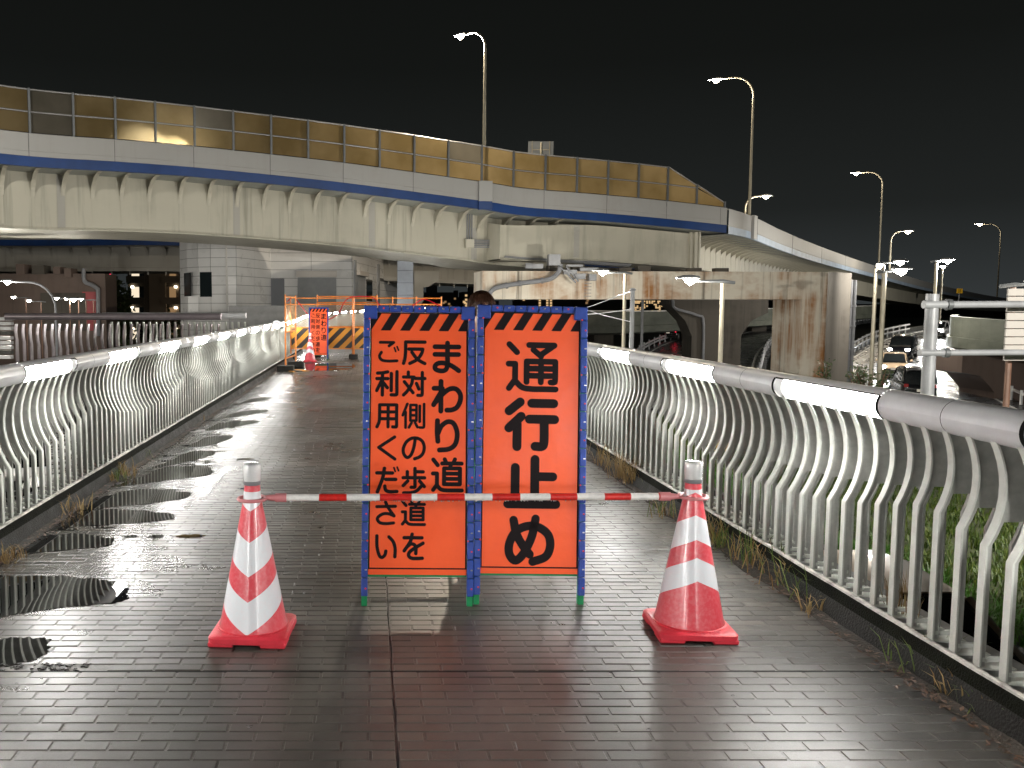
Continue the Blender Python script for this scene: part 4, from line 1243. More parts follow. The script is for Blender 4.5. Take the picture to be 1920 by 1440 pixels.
# parapet panels with open joints
t = 0.0
k = 0
while t < E1-0.2:
    t1 = min(t+3.92, E1)
    mb = MB(); sweep(mb, A1, [(0.30,0.0),(0.0,0.0),(0.0,-0.78),(0.012,-0.79),(0.0,-0.80),(0.0,-1.02),(0.3,-1.02)], t+0.012, t1-0.012, 0.98)
    mb.build('parapet_panel', M['parapet'], br1); t = t1; k += 1
mb = MB(); sweep(mb, A1, [(0.06,-0.01),(0.06,-1.03)], 0, E1, 1.0); mb.build('parapet_core', M['tile_back'], br1)
mb = MB(); sweep(mb, A1, [(0.04,-1.02),(0.02,-1.03),(0.02,-1.47),(0.10,-1.49)], 0, E1, 1.0); mb.build('blue_fascia', M['bridge_blue'], br1)
mb = MB(); sweep(mb, A1, [(0.10,-1.49),(0.45,-1.44),(2.2,-1.50),(9.5,-1.45)], 0, E1, 1.0); sweep(mb, A1, [(0.3,-0.9),(9.5,-0.75),(9.5,-1.45)], 0, E1, 1.0); mb.build('deck_slab', M['deck_soffit'], br1)
mb = MB(); sweep(mb, A1, [(9.2,-0.75),(9.2,0.1),(9.5,0.1),(9.5,-1.0)], 0, E1, 1.0); mb.build('far_parapet', M['parapet'], br1)
# main box girder
T945, T1130, T1310 = A1.near_px(945), A1.near_px(1130), A1.near_px(1318)
WEB = 1.55
def web(t): return 1.0+1.5*min(1, t/A1.near_px(930))
def gird(t):
    WEB = web(t)
    return [(WEB,-1.46),(WEB,-4.10),(WEB-0.16,-4.13),(WEB-0.16,-4.19),(WEB+5.6,-4.19),(WEB+5.6,-1.45)]
mb = MB(); sweep(mb, A1, gird, 0, T1130, 1.0); mb.build('box_girder', M['girder'], br1)
def gird2(t):
    k = min(1, max(0, (t-T945)/6.0))
    return [(0.95,-1.62-0.42*(1-k)),(0.95,-3.62-0.35*(1-k)),(0.88,-3.65-0.35*(1-k)),(0.88,-3.70-0.35*(1-k)),(4.2,-3.70-0.35*(1-k)),(4.2,-1.5)]
mb = MB(); sweep(mb, A1, gird2, T945+0.2, T1310, 1.0); p, d, nn = A1.at(T945+0.2)
g2 = gird2(T945+0.2); mb.quad(p+nn*0.95+V3((0,0,g2[0][1])), p+nn*0.95+V3((0,0,g2[1][1])), p+nn*4.2+V3((0,0,g2[1][1])), p+nn*4.2+V3((0,0,-1.5)))
mb.build('outer_girder', M['girder'], br1)
# curved brackets under the cantilever
def bracket_mesh(a0, z0, a1, z1, nm='bracket', wid=0.10):
    """from slab edge (a0,z0) down to the web (a1,z1), concave; local y is inset"""
    n = 8
    arc = []
    for i in range(n+1):
        th = math.pi/2*i/n
        arc.append((a0+(a1-a0)*(math.sin(th)), z1+(z0-z1)*(math.cos(th))))
    arc = [(a0+(a1-a0)*math.sin(math.pi/2*i/n), z0+(z1-z0)*(1-math.cos(math.pi/2*i/n))) for i in range(n+1)]
    mb = MB()
    # plate
    for x in (-0.012, 0.012):
        vs = [(x, a, z) for a, z in arc] + [(x, a, z0+0.02) for a, z in arc]
        mb.add(vs, [(i, i+1, i+n+2, i+n+1) for i in range(n)])
    # curved flange
    vs = [(sx*wid, a-0.01*q, z-0.015*q) for a, z in arc for q in (0, 1) for sx in (-1, 1)]
    fs = []
    for i in range(n):
        b = i*4
        fs += [(b, b+1, b+5, b+4), (b+2, b+6, b+7, b+3), (b, b+4, b+6, b+2), (b+1, b+3, b+7, b+5)]
    mb.add(vs, fs)
    mb.box((-0.05, a1-0.012, z1-1.35), (0.05, a1+0.0, z1))       # stiffener running down the web
    return mb.mesh(nm, M['girder'])
bm1 = bracket_mesh(0.30, -1.47, WEB, -2.62)
t = 0.6
while t < A1.near_px(1075):
    p, d, nn = A1.at(t)
    o = ob('bracket', bm1, br1, p, (0, 0, math.atan2(d.y, d.x))); o.scale = (1, web(t)/WEB, 1)
    t += 1.42
bm2 = bracket_mesh(0.2, -1.47, 0.94, -1.62)
# bolted splice plates on the web
def splice(t, ins, z0, z1, path=A1, w=0.36, parent=None):
    p, d, nn = path.at(t)
    mb = MB(); mb.box((-w/2, ins-0.022, z0), (w/2, ins-0.002, z1))
    rows = int((z1-z0)/0.16)
    for i in range(rows):
        for x in (-0.13, -0.045, 0.045, 0.13):
            z = z0+0.08+i*0.16
            mb.box((x-0.02, ins-0.04, z-0.02), (x+0.02, ins-0.02, z+0.02))
    o = mb.build('splice_plate', M['girder_dark'], parent or br1); o.location = p; o.rotation_euler = (0,0,math.atan2(d.y, d.x))
for px in (-140, 148, 450, 708, 925): splice(A1.near_px(px), web(A1.near_px(px)), -4.05, -1.55 if px != 925 else -2.2)
splice(A1.near_px(1092), 0.95, -3.6, -1.7)
# duct, junction box and conduits on the web
p, d, nn = A1.at(A1.near_px(905)); rz = math.atan2(d.y, d.x)
WO = web(A1.near_px(905))-1.25
mb = MB(); mb.box((-0.5,0.9+WO,-3.45),(0.0,1.25+WO,-2.95)); mb.build('junction_box', M['girder'], br1, loc=p, rot=(0,0,rz))
mb = MB()
for i in range(5): mb.box((0.0,1.15+WO,-3.42+i*0.10),(1.75,1.2+WO,-3.36+i*0.10))
for i in range(3): mb.box((-0.40+i*0.14,1.15+WO,-2.95),(-0.33+i*0.14,1.2+WO,-1.5))
mb.build('conduit', M['pipe'], br1, loc=p, rot=(0,0,rz))
mb = MB()
for i in range(3): sweep(mb, A1, [(0.75+0.12*i,-3.76-0.05*i),(0.80+0.12*i,-3.76-0.05*i),(0.80+0.12*i,-3.81-0.05*i),(0.75+0.12*i,-3.81-0.05*i)], A1.near_px(960), A1.near_px(1195), 1.0, 0, True)
mb.build('cable_run', M['pipe'], br1)
# end of the girder: vertical pipes and end plate
p, d, nn = A1.at(T1310); rz = math.atan2(d.y, d.x)
mb = MB(); mb.box((-0.5,0.85,-3.9),(-0.35,1.0,-1.5)); mb.box((-0.2,0.80,-3.9),(0.0,1.0,-1.5)); mb.tube([(0.2,0.9,-3.9),(0.2,0.9,-1.5)],0.08,8)
mb.build('end_stiffener', M['girder'], br1, loc=p, rot=(0,0,rz))
# noise barrier: posts, rails and amber panes
BAY = 1.96
T1247 = A1.near_px(1249)
ts = []
t = T1247
while t > 2: ts.append(t); t -= BAY
ts = ts[::-1]
tend = [T1247+(E1-0.15-T1247)*q for q in (0.5, 1.0)]
allt = ts + tend
def bh(t): return 2.0 if t <= T1247+0.01 else 2.0-(t-T1247)/(E1-0.15-T1247)*1.65
postm = MB().box((-0.05,0.02,-0.25),(0.05,0.14,2.03)).mesh('barrier_post', M['post'])
for t in allt:
    p, d, nn = A1.at(t)
    o = ob('barrier_post', postm, br1, p, (0,0,math.atan2(d.y,d.x)))
    if t > T1247+0.1: o.scale = (1,1,(bh(t)+0.03)/2.03)
for i in range(len(allt)-1):
    a, b = allt[i], allt[i+1]
    pa, da, na = A1.at(a+0.06); pb, db, nb = A1.at(b-0.06)
    ha, hb = bh(a), bh(b)
    for q0, q1 in ((0.06, 0.94), (1.03, 1.94)):
        z = [min(q0, ha-0.1), min(q0, hb-0.1), min(q1, hb-0.06), min(q1, ha-0.06)]
        if z[3]-z[0] < 0.05 and z[2]-z[1] < 0.05: continue
        mb = MB()
        o1, o2 = na*0.09, nb*0.09
        P4 = [pa+o1+V3((0,0,z[0])), pb+o2+V3((0,0,z[1])), pb+o2+V3((0,0,max(z[2],z[1]+0.01))), pa+o1+V3((0,0,z[3]))]
        pxm = CX+F*(pa.x+pb.x)/(pa.y+pb.y); mb.add(P4, [(0,1,2,3)]); mb.build('barrier_pane', M['grey_pane'] if (70 < pxm < 150 or (385 < pxm < 462 and q0 > 1) or (840 < pxm < 895 and q0 > 1)) else M['amber'], br1)
    mb = MB()
    for zc in (0.0, 0.985, 1.99):
        za, zb_ = min(zc, ha-0.02), min(zc, hb-0.02)
        if zc == 0.985 and hb < 1.05: continue
        mb.tube([pa+na*0.07+V3((0,0,za)), pb+nb*0.07+V3((0,0,zb_))], 0.035, 4)
    mb.build('barrier_rail', M['rail'], br1)
# pilaster carrying the lamp post
p, d, nn = A1.at(A1.near_px(905)); rz = math.atan2(d.y, d.x)
mb = MB(); mb.box((-0.38,-0.22,-1.05),(0.38,0.05,0.06)); mb.build('lamp_pilaster', M['parapet'], br1, loc=p, rot=(0,0,rz))
mb = MB(); mb.box((-0.38,-0.20,-1.5),(0.38,0.0,-1.052)); mb.build('pilaster_fascia', M['bridge_blue'], br1, loc=p, rot=(0,0,rz))

# descending ramp continuing to the right
A2 = Path([W(1367,391,54.8), W(1412,406,61), W(1470,434,70), W(1540,463,84), W(1640,498,116), W(1760,534,165), W(1872,557,235), W(1960,566,320)])
br2 = empty('descending_ramp', 'pale elevated ramp descending to the right beyond the barrier end', 'viaduct', (0,0,0))
mb = MB(); sweep(mb, A2, [(0.3,0.0),(0.0,0.0),(0.0,-1.0),(0.02,-1.02),(0.02,-1.06)], 0, A2.len, 2.0); mb.build('parapet', M['parapet'], br2)
mb = MB(); sweep(mb, A2, [(0.0,-1.06),(0.0,-1.5),(0.1,-1.52)], 0, A2.len, 2.0); mb.build('pale_fascia', M['pale_blue'], br2)
mb = MB(); sweep(mb, A2, [(0.1,-1.52),(3.0,-1.6),(9,-1.6)], 0, A2.len, 2.0); sweep(mb, A2, [(0.3,-0.9),(9,-0.9),(9,-1.6)], 0, A2.len, 2.0); mb.build('deck_slab', M['deck_soffit'], br2)
mb = MB(); sweep(mb, A2, [(2.9,-1.58),(2.9,-3.5),(2.75,-3.52),(2.75,-3.6),(7.0,-3.6)], 0, A2.len, 2.0); mb.build('box_girder', M['girder'], br2)
rib = bracket_mesh(0.25, -1.54, 2.9, -2.3)
t = 0.8
while t < 60:
    p, d, nn = A2.at(t); ob('bracket', rib, br2, p, (0,0,math.atan2(d.y,d.x))); t += 1.5
for t in (9, 22, 36, 52, 75):
    p, d, nn = A2.at(t); ob('panel_joint', MB().box((-0.02,-0.012,-1.5),(0.02,0.0,0.0)).mesh('panel_joint', M['tile_back']), br2, p, (0,0,math.atan2(d.y,d.x)))
p, d, nn = A2.at(A2.near_px(1404)); rz = math.atan2(d.y, d.x)
MB().box((-0.5,-0.2,-1.5),(0.5,0.0,0.05)).build('lamp_pilaster', M['parapet'], br2, loc=p, rot=(0,0,rz))

# rust-stained portal pier under the elevated road
pier = empty('portal_pier', 'rust streaked concrete portal pier under the elevated road', 'pier', (0,0,0))
a, b = W(905,508,50.2), W(1553,506,51.6); zt = a.z; zb2 = W(905,561,50.2).z
dirp = (b-a); dirp.z = 0; dirp.normalize(); nin = V3((-dirp.y, dirp.x, 0))
def pbox(s0, s1, z0, z1, i0=0.0, i1=2.6):
    mb = MB(); base = V3((a.x, a.y, 0))
    pts = [base+dirp*s+nin*i+V3((0,0,z)) for z in (z0, z1) for s, i in ((s0,i0),(s1,i0),(s1,i1),(s0,i1))]
    mb.add(pts, [(0,3,2,1),(4,5,6,7),(0,1,5,4),(1,2,6,5),(2,3,7,6),(3,0,4,7)]); return mb
Lp = (V3((b.x,b.y,0))-V3((a.x,a.y,0))).length
s1500 = (W(1500,560,51.6)-a).length
pbox(0, s1500, zb2, zt).build('cross_beam', M['rust_conc'], pier)
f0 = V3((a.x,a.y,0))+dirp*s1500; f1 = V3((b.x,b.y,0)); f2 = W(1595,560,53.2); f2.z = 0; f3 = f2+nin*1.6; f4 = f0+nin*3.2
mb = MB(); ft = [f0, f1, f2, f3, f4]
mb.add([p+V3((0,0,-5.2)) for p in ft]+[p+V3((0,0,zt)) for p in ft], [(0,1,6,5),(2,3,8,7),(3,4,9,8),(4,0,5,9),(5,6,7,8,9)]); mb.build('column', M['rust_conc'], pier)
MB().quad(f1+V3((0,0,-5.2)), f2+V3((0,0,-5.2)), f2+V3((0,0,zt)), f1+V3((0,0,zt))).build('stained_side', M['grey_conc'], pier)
mb = MB()
for k, i in enumerate((2.75, 3.1)):
    q = f2+dirp*(0.12+0.3*k)+nin*0.3
    mb.tube([q+V3((0,0,-5)), q+V3((0,0,zt-0.4))], 0.16-0.05*k, 8)
    for z in (-2.5,-1,0.4,1.6): mb.tube([q+V3((0,0,z-0.06)), q+V3((0,0,z+0.06))], 0.2-0.05*k, 8)
mb.build('drain_pipe', M['pipe'], pier, True)
# bearings, downpipe and lamp clutter above the left part of the beam
mb = MB()
for s in (4.2, 5.6, 8.3, 9.4, 12.4, 14.0): 
    q = V3((a.x,a.y,0))+dirp*s+nin*0.5
    mb.box((q.x-0.35,q.y-0.2,zt-0.02),(q.x+0.35,q.y+0.5,zt+0.22+0.12*(int(s*7) % 2)))
mb.build('bearing', M['dark_conc'], pier)
pp = crom([W(1052,495,49.6), W(1046,512,49.6), W(1028,524,49.6), W(985,530,49.7), W(940,537,49.8), W(922,545,49.8), W(915,562,49.8), W(914,600,49.8)], 5)
mb = MB(); mb.tube(pp, 0.13, 8); 
for q in (W(1016,526,49.6), W(975,531,49.7), W(950,535.5,49.8)): mb.tube([q+V3((-0.06,0,-0.01)), q+V3((0.06,0,0.01))], 0.17, 8)
mb.build('downpipe', M['pipe'], pier, True)
mb = MB(); q = W(1040,487,49.3); mb.box((q.x-0.32,q.y,q.z-0.3),(q.x+0.32,q.y+0.5,q.z+0.3)); q = W(1005,499,49.2); mb.box((q.x-0.5,q.y,q.z-0.12),(q.x+0.4,q.y+0.3,q.z+0.12)); mb.tube([W(985,498,49),W(1000,499,49)],0.16,8)
mb.build('drain_hopper', M['pipe'], pier)
mb = MB()
for px_, py_, w_, h_ in ((1070,510,0.35,0.25),(1088,518,0.3,0.3),(1105,505,0.5,0.18),(1078,498,0.45,0.12),(1112,520,0.2,0.35)):
    q = W(px_,py_,49.5); mb.box((q.x-w_,q.y,q.z-h_/2),(q.x+w_,q.y+0.4,q.z+h_/2))
mb.tube([W(1050,500,49.4),W(1080,530,49.4)],0.05,6); mb.tube([W(1062,500,49.4),W(1085,528,49.4)],0.05,6)
mb.build('service_platform', M['pipe'], pier)
mb = MB()
for i in range(9): q = V3((a.x,a.y,0))+dirp*6.0-nin*0.05; mb.box((q.x-0.2,q.y-0.04,zb2+0.15+i*0.18),(q.x+0.2,q.y,zb2+0.18+i*0.18))
mb.build('ladder', M['pipe'], pier)

# darker T-shaped pier behind
tp = empty('flared_pier', 'dark sooty pier with flared head seen under the rusty beam', 'pier', W(1337,600,66)*1)
tp.location.z = ZG
z0 = W(1337,563,66).z-ZG
mb = MB(); mb.prism([(-1.9,0),(1.7,0),(1.7,z0-2.6),(2.4,z0-1.5),(3.6,z0-0.9),(3.6,z0+1.0),(-3.6,z0+1.0),(-3.6,z0-0.3),(-2.4,z0-1.5),(-1.9,z0-2.6)], -1, 1)
mb.build('shaft', M['dark_conc'], tp)
mb = MB(); mb.tube(crom([(-3.4,-1.12,z0),(-3.2,-1.12,z0-0.6),(-1.6,-1.12,z0-1.1),(-1.1,-1.12,z0-1.8),(-1.1,-1.12,0.2)],4), 0.1, 6); mb.build('drain_pipe', M['pipe'], tp, True)

# ------------------------------------------------------------ second elevated road behind
A3 = Path([V3((-62,66,W(0,436,72).z)), W(0,436,72), W(340,436,72), W(775,457,74), W(960,468,78), W(1200,486,90)])
br3 = empty('rear_elevated_road', 'dim elevated road with blue band behind the white building', 'viaduct', (0,0,0))
mb = MB(); sweep(mb, A3, [(0.3,0),(0,0),(0,-0.55)], 0, A3.len, 2); mb.build('parapet', M['girder_dark'], br3)
mb = MB(); sweep(mb, A3, [(0.02,-0.55),(0.02,-1.02),(0.1,-1.05)], 0, A3.len, 2); mb.build('blue_fascia', M['bridge_blue'], br3)
mb = MB(); sweep(mb, A3, [(0.1,-1.05),(1.5,-1.1),(1.5,-2.75),(1.3,-2.78),(1.3,-3.05),(7,-3.05),(7,-1)], 0, A3.len, 2); sweep(mb, A3, [(0.3,-0.4),(8.5,-0.4),(8.5,-1.1),(7,-1.1)], 0, A3.len, 2)
mb.build('box_girder', M['girder_dark'], br3)
bm3 = bracket_mesh(0.2, -1.06, 1.5, -2.0); bm3.materials[0] = M['girder_dark']
t = 1
while t < A3.near_px(1000):
    p, d, nn = A3.at(t); ob('bracket', bm3, br3, p, (0,0,math.atan2(d.y,d.x))); t += 1.55

# pier of the rear road on the left, with pipe and red panel
pl = empty('pink_pier', 'pinkish concrete pier with red panel and drain pipe on the far left', 'pier', (0,0,0))
def fbox(px0, py0, px1, py1, d, dep, mt, nm, par, zbot=None):
    p0, p1 = W(px0,py1,d), W(px1,py0,d)
    return MB().box((p0.x, d, p0.z if zbot is None else zbot), (p1.x, d+dep, p1.z)).build(nm, mt, par)
fbox(-60,513,197,600,68,3,M['pink_conc'],'pier_wall',pl,ZG)
fbox(30,495,45,514,67.6,1.5,M['pink_conc'],'bearing_block',pl); fbox(60,497,82,514,67.5,1.5,M['dark_conc'],'bearing',pl); fbox(100,500,112,514,67.6,1.5,M['pink_conc'],'bearing_block',pl); fbox(120,503,133,520,67.6,1.5,M['pink_conc'],'bearing_block',pl)
fbox(156,547,182,620,67.93,0.05,M['red_wall'],'red_panel',pl)
fbox(78,549,160,620,67.9,0.08,M['dark_conc'],'recess_shade',pl)  # dark plate on the wall front stands in for a shaded recess
MB().tube(crom([W(157,503,67.7),W(157,520,67.7),W(160,529,67.7),W(172,534,67.7),W(182,541,67.7),W(184,552,67.7),W(184,630,67.7)],5), 0.16, 8).build('drain_pipe', M['pipe'], pl, True)

# ------------------------------------------------------------ white tiled building
bd = empty('white_building', 'white tiled low building with roller shutter under the elevated road', 'building', (0,0,0))
ZR = 5.85
foot = [W(338,500,60.0), W(352,500,58.6), W(372,500,57.8), W(395,500,57.5), W(425,500,57.4), W(443,500,57.2), W(507,500,62.0), W(660,500,62.0), W(748,500,84.0)]
foot = [V3((p.x,p.y,0)) for p in foot]
rp = [(p.x,p.y) for p in foot] + [(-10, 84), (foot[0].x-0.5, 70)]
mb = MB(); n = len(rp)
mb.add([(x,y,ZR-0.03) for x, y in rp]+[(x,y,ZG) for x, y in rp], [tuple(range(n))]+[(i,(i+1) % n,(i+1) % n+n,i+n) for i in range(n)])
mb.build('wall_core', M['tile_back'], bd)
def panel(a, b, z0, z1, mt, nm='wall_panel', off=0.03, par=bd):
    d = (b-a); L = d.length; d.normalize(); nn = V3((d.y,-d.x,0))
    g = 0.012
    q = [a+d*g+nn*off, b-d*g+nn*off]
    back = [a+d*g+nn*0.002, b-d*g+nn*0.002]
    vs = [q[0]+V3((0,0,z0+g)), q[1]+V3((0,0,z0+g)), q[1]+V3((0,0,z1-g)), q[0]+V3((0,0,z1-g)), back[0]+V3((0,0,z0+g)), back[1]+V3((0,0,z0+g)), back[1]+V3((0,0,z1-g)), back[0]+V3((0,0,z1-g))]
    return MB().add(vs, [(0,1,2,3),(0,4,5,1),(1,5,6,2),(2,6,7,3),(3,7,4,0)]).build(nm, mt, par)
rows = [ZR-0.58*k for k in range(13)]
for i in range(len(foot)-1):
    a_, b_ = foot[i], foot[i+1]
    L = (b_-a_).length
    m_ = max(1, round(L/2.4))
    for k in range(12):
        for j in range(m_):
            panel(a_.lerp(b_, j/m_), a_.lerp(b_, (j+1)/m_), rows[k+1], rows[k], M['tile'])
# pillar with white downpipe, windows, door, shutter
def on_wall(px0, py0, px1, py1, a_, b_, mt, nm, off, par=bd, dep=None):
    """a flat fitting on the wall a_-b_ that is seen between two pixel corners"""
    def hit(px, py):
        r0 = W(px, py, 10)-V3((0,0,HC)); o = V3((0,0,HC)); d = b_-a_; nn = V3((d.y,-d.x,0)).normalized()
        t = (a_-o).dot(nn)/r0.dot(nn); return o+r0*t
    p0, p1 = hit(px0,py0), hit(px1,py1)
    zt_, zb_ = p0.z, hit(px0,py1).z
    return panel(V3((p0.x,p0.y,0)), V3((p1.x,p1.y,0)), zb_, zt_, mt, nm, off, par)
on_wall(375,510,398,557,foot[2],foot[3],M['dark_glass'],'window',0.05)
on_wall(346,512,359,556,foot[0],foot[1],M['dark_glass'],'window',0.05)
on_wall(423,451,428,573,foot[3],foot[4],M['pole_white'],'downpipe',0.12)
on_wall(508,522,534,574,foot[6],foot[7],M['door'],'door',0.06)
on_wall(556,508,632,520,foot[6],foot[7],M['sign_back'],'shutter_box',0.35)
w_ = on_wall(558,520,631,590,foot[6],foot[7],M['shutter'],'roller_shutter',0.06)
for k in range(16): on_wall(558,521+k*4,631,524.2+k*4,foot[6],foot[7],M['shutter'],'shutter_slat',0.09)
on_wall(668,510,684,590,foot[7],foot[8],M['shutter'],'side_shutter',0.06)
on_wall(667,507,685,516,foot[7],foot[8],M['sign_back'],'side_shutter_box',0.3)
on_wall(686,523,697,565,foot[7],foot[8],M['dark_glass'],'side_window',0.06)
on_wall(711,521,742,527,foot[7],foot[8],M['tile_back'],'vent',0.08)
on_wall(662,487,665,590,foot[7],foot[8],M['galv'],'conduit',0.15); on_wall(706,495,709,590,foot[7],foot[8],M['galv'],'conduit',0.15)
# low wall in front of it
fb = W(428,573,52); fe = W(600,575,52)
o = MB().box((fb.x,52,-1.0),(fe.x,52.3,fb.z)).build('low_wall', M['low_wall']); tag(o, 'low grey tiled wall in front of the white building', 'wall')
# blue-grey column beside it
cb = empty('panel_column', 'blue grey panelled column at the right edge of the white building', 'column', (0,0,0))
p0, p1 = W(746,500,57), W(774,500,57)
MB().box((p0.x,57,ZG),(p1.x,58.2,6.2)).build('core', M['tile_back'], cb)
for k in range(14): MB().bbox((p0.x-0.03,56.96,6.2-0.78*(k+1)+0.01),(p1.x+0.03,57.0-0.002,6.2-0.78*k-0.01),0.008).build('column_panel', M['bluegrey'], cb)
kb = empty('pier_head', 'pale pier head with chamfered corner beside the blue grey column', 'pier', (0,0,0))
p = W(777,508,69); MB().prism([(0,0),(0,-3.0),(0.25,-3.0),(0.7,-2.3),(0.7,-1.25),(1.1,-1.2),(1.9,-0.7),(1.9,0)], 0, 2, 0, Matrix.Translation(p)).build('head', M['girder_dark'], kb)
MB().box((p.x-1.2,69.2,ZG),(p.x+0.4,71,p.z-1)).build('shaft', M['girder_dark'], kb)

# ------------------------------------------------------------ lamps
def street_lamp(label, base, head, power, warm=True, size=0.62, pole='lamp_pole', r0=0.075, radius=0.12, group=None, color=None, curved=True, spot=None):
    """base (x,y,z), head (x,y,z) world; pole rises from base, arm bends over to the head"""
    base, head = V3(base), V3(head)
    r = empty('street_lamp', label, 'street lamp', base, 0, group)
    h = head-base
    side = V3((h.x,h.y,0)); Ls = max(side.length, 0.01); sd = side/Ls
    if curved:
        rad = min(Ls*0.55, h.z*0.3)
        pts = [V3((0,0,0)), V3((0,0,h.z*0.5)), V3((0,0,h.z-rad-0.15))] + [V3((0,0,h.z-rad-0.05)) + sd*rad*(1-math.cos(a)) + V3((0,0,rad*math.sin(a))) for a in [0.2,0.5,0.8,1.1,1.35,1.57]] + [V3((0,0,h.z-0.05))+sd*(Ls-size*0.3)+V3((0,0,0.02))]
        rs = [r0, r0*0.8, r0*0.65] + [r0*0.6]*6 + [r0*0.5]
        MB().tube(pts, rs, 8).build('pole', M[pole], r, True)
    else:
        MB().tube([V3((0,0,0)), V3((0,0,h.z-0.15))], [r0, r0*0.75], 8).build('pole', M[pole], r, True)
        mb = MB(); mb.tube([V3((0,0,h.z-0.13))-sd*0.35, V3((0,0,h.z-0.08)), V3((0,0,h.z-0.08))+sd*(Ls-size*0.4)], [r0*0.6,r0*0.7,r0*0.45], 6); mb.build('arm', M['lamp_head'], r, True)
    u = V3((-sd.y, sd.x, 0))
    hd = MB()
    for nm, prof, mt in (('lamp_head', [(-0.5,0.03,0.01),(-0.42,0.12,0.07),(-0.1,0.17,0.10),(0.25,0.15,0.085),(0.5,0.06,0.03)], 'lamp_head'),):
        vs, fs = [], []
        for (s, w, z) in prof:
            for k in range(9):
                a = math.pi*k/8
                vs.append(h + sd*s*size + u*w*size*1.25*math.cos(a) + V3((0,0,z*size*1.6*math.sin(a))))
        for i in range(len(prof)-1):
            for k in range(8): fs.append((i*9+k, i*9+k+1, (i+1)*9+k+1, (i+1)*9+k))
        hd.add(vs, fs)
    hd.build('lamp_head', M['lamp_head'], r, True, 60)
    vs, fs = [], []
    prof = [(-0.36,0.02,0.0),(-0.28,0.11,0.12),(-0.06,0.15,0.22),(0.12,0.11,0.12),(0.20,0.02,0.0)]
    for (s, w, z) in prof:
        for k in range(9):
            a = math.pi*k/8
            vs.append(h + sd*s*size + u*w*size*1.2*math.cos(a) + V3((0,0,-0.004-z*size*1.3*math.sin(a))))
    for i in range(len(prof)-1):
        for k in range(8): fs.append((i*9+k, i*9+k+1, (i+1)*9+k+1, (i+1)*9+k))
    MB().add(vs, fs).build('lamp_lens', M['lens_warm' if warm else 'lens_cool'], r, True, 80)
    if power:
        ld = bpy.data.lights.new('lamp_light', 'SPOT' if spot else 'POINT')
        ld.energy = power; ld.shadow_soft_size = radius
        ld.color = color or ((1.0,0.86,0.66) if warm else (1.0,0.95,0.85))
        if spot: ld.spot_size = R(spot); ld.spot_blend = 0.4
        lo = ob('lamp_light', ld, r, h+V3((0,0,-0.30*size-0.05)))
    return r
# tall lamps along the elevated road and its ramp
TALL = 'lamps along the elevated road'
def on_path(path, px, ins, dz=-0.3):
    p, d, nn = path.at(path.near_px(px)); return p+nn*ins+V3((0,0,dz))
b0 = on_path(A1,906,0.25,-0.9); street_lamp('tall curved lamp on the elevated road, above the barrier kink', b0, W(862,66,b0.y+1.2), 3800, True, 0.9, 'lamp_pole', 0.11, group=TALL)
b0 = on_path(A2,1404,0.25,-0.4); street_lamp('tall curved lamp at the start of the descending ramp', b0, W(1341,149,b0.y+1.5), 2200, True, 0.95, 'lamp_pole', 0.11, group=TALL)
b0 = on_path(A2,1649,0.3,-0.5); street_lamp('tall curved lamp standing halfway down the descending ramp', b0, W(1604,324,b0.y+2), 3000, True, 1.3, 'lamp_pole', 0.13, group=TALL)
b0 = on_path(A2,1870,0.3,-0.5); street_lamp('tall curved lamp at the far low end of the ramp', b0, W(1836,420,b0.y+2), 2500, True, 2.0, 'lamp_pole', 0.19, group=TALL)
b0 = on_path(A2,1404,8.5,-0.4); b0 = V3((W(1397,400,68).x, 68, 7.0)); street_lamp('lamp with arm to the right behind the start of the ramp', b0, W(1438,367,68), 1500, True, 0.9, 'lamp_pole', 0.10, group=TALL)
b0 = V3((W(1668,500,100).x, 100, 5.5)); street_lamp('lamp with arm to the right beyond the middle of the ramp', b0, W(1704,433,100), 1500, True, 1.2, 'lamp_pole', 0.12, group=TALL)
# lower street lamps
LOW = 'street lamps on the lower roads'
b0 = W(1170,600,44); street_lamp('slim street lamp in front of the rusty beam', (b0.x,44,ZG), W(1128,508,44), 700, False, 0.85, 'lamp_pole', 0.10, group=LOW, curved=False)
b0 = W(1353,600,26.5); street_lamp('street lamp just beyond the right railing', (b0.x,26.5,ZG), W(1291,522,26.5), 600, False, 0.72, 'lamp_pole', 0.085, group=LOW, curved=False)
b0 = W(1638,600,44); street_lamp('street lamp beside the curved road, its head left of two others', (b0.x,44,ZG), W(1643,496,43.0)+V3((0,-0.3,0)), 250, False, 0.75, 'lamp_pole', 0.11, group=LOW, curved=False)
b0 = W(1655,600,38); street_lamp('nearest street lamp beside the curved road, biggest bright head', (b0.x,38,ZG), W(1693,505,38), 350, False, 0.95, 'lamp_pole', 0.10, group=LOW, curved=False)
b0 = W(1652,600,52); street_lamp('street lamp with square head end above the curved road', (b0.x,52,ZG), W(1690,490,52), 900, False, 0.9, 'lamp_pole', 0.10, group=LOW, curved=False)
b0 = W(1750,600,58); street_lamp('street lamp beyond the gantry post with arm to the right', (b0.x,58,ZG), W(1779,487,58), 5000, False, 0.95, 'lamp_pole', 0.12, group=LOW, curved=False)
b0 = W(1762,600,90); street_lamp('small farther street lamp under the one beyond the gantry post', (b0.x,90,ZG), W(1769,499,90), 6000, False, 0.9, 'lamp_pole', 0.1, group=LOW, curved=False)
b0 = W(1896,600,24); street_lamp('unlit brown lamp pole at the right edge of the picture', (b0.x,24,ZG), W(1945,528,24), 0, False, 0.7, 'brown_pole', 0.09, group=LOW, curved=False)
b0 = W(105,600,46); street_lamp('curved arm street lamp glowing at the left edge', (b0.x,46,ZG), W(12,527,46), 900, False, 0.7, 'pipe', 0.09, group=LOW)
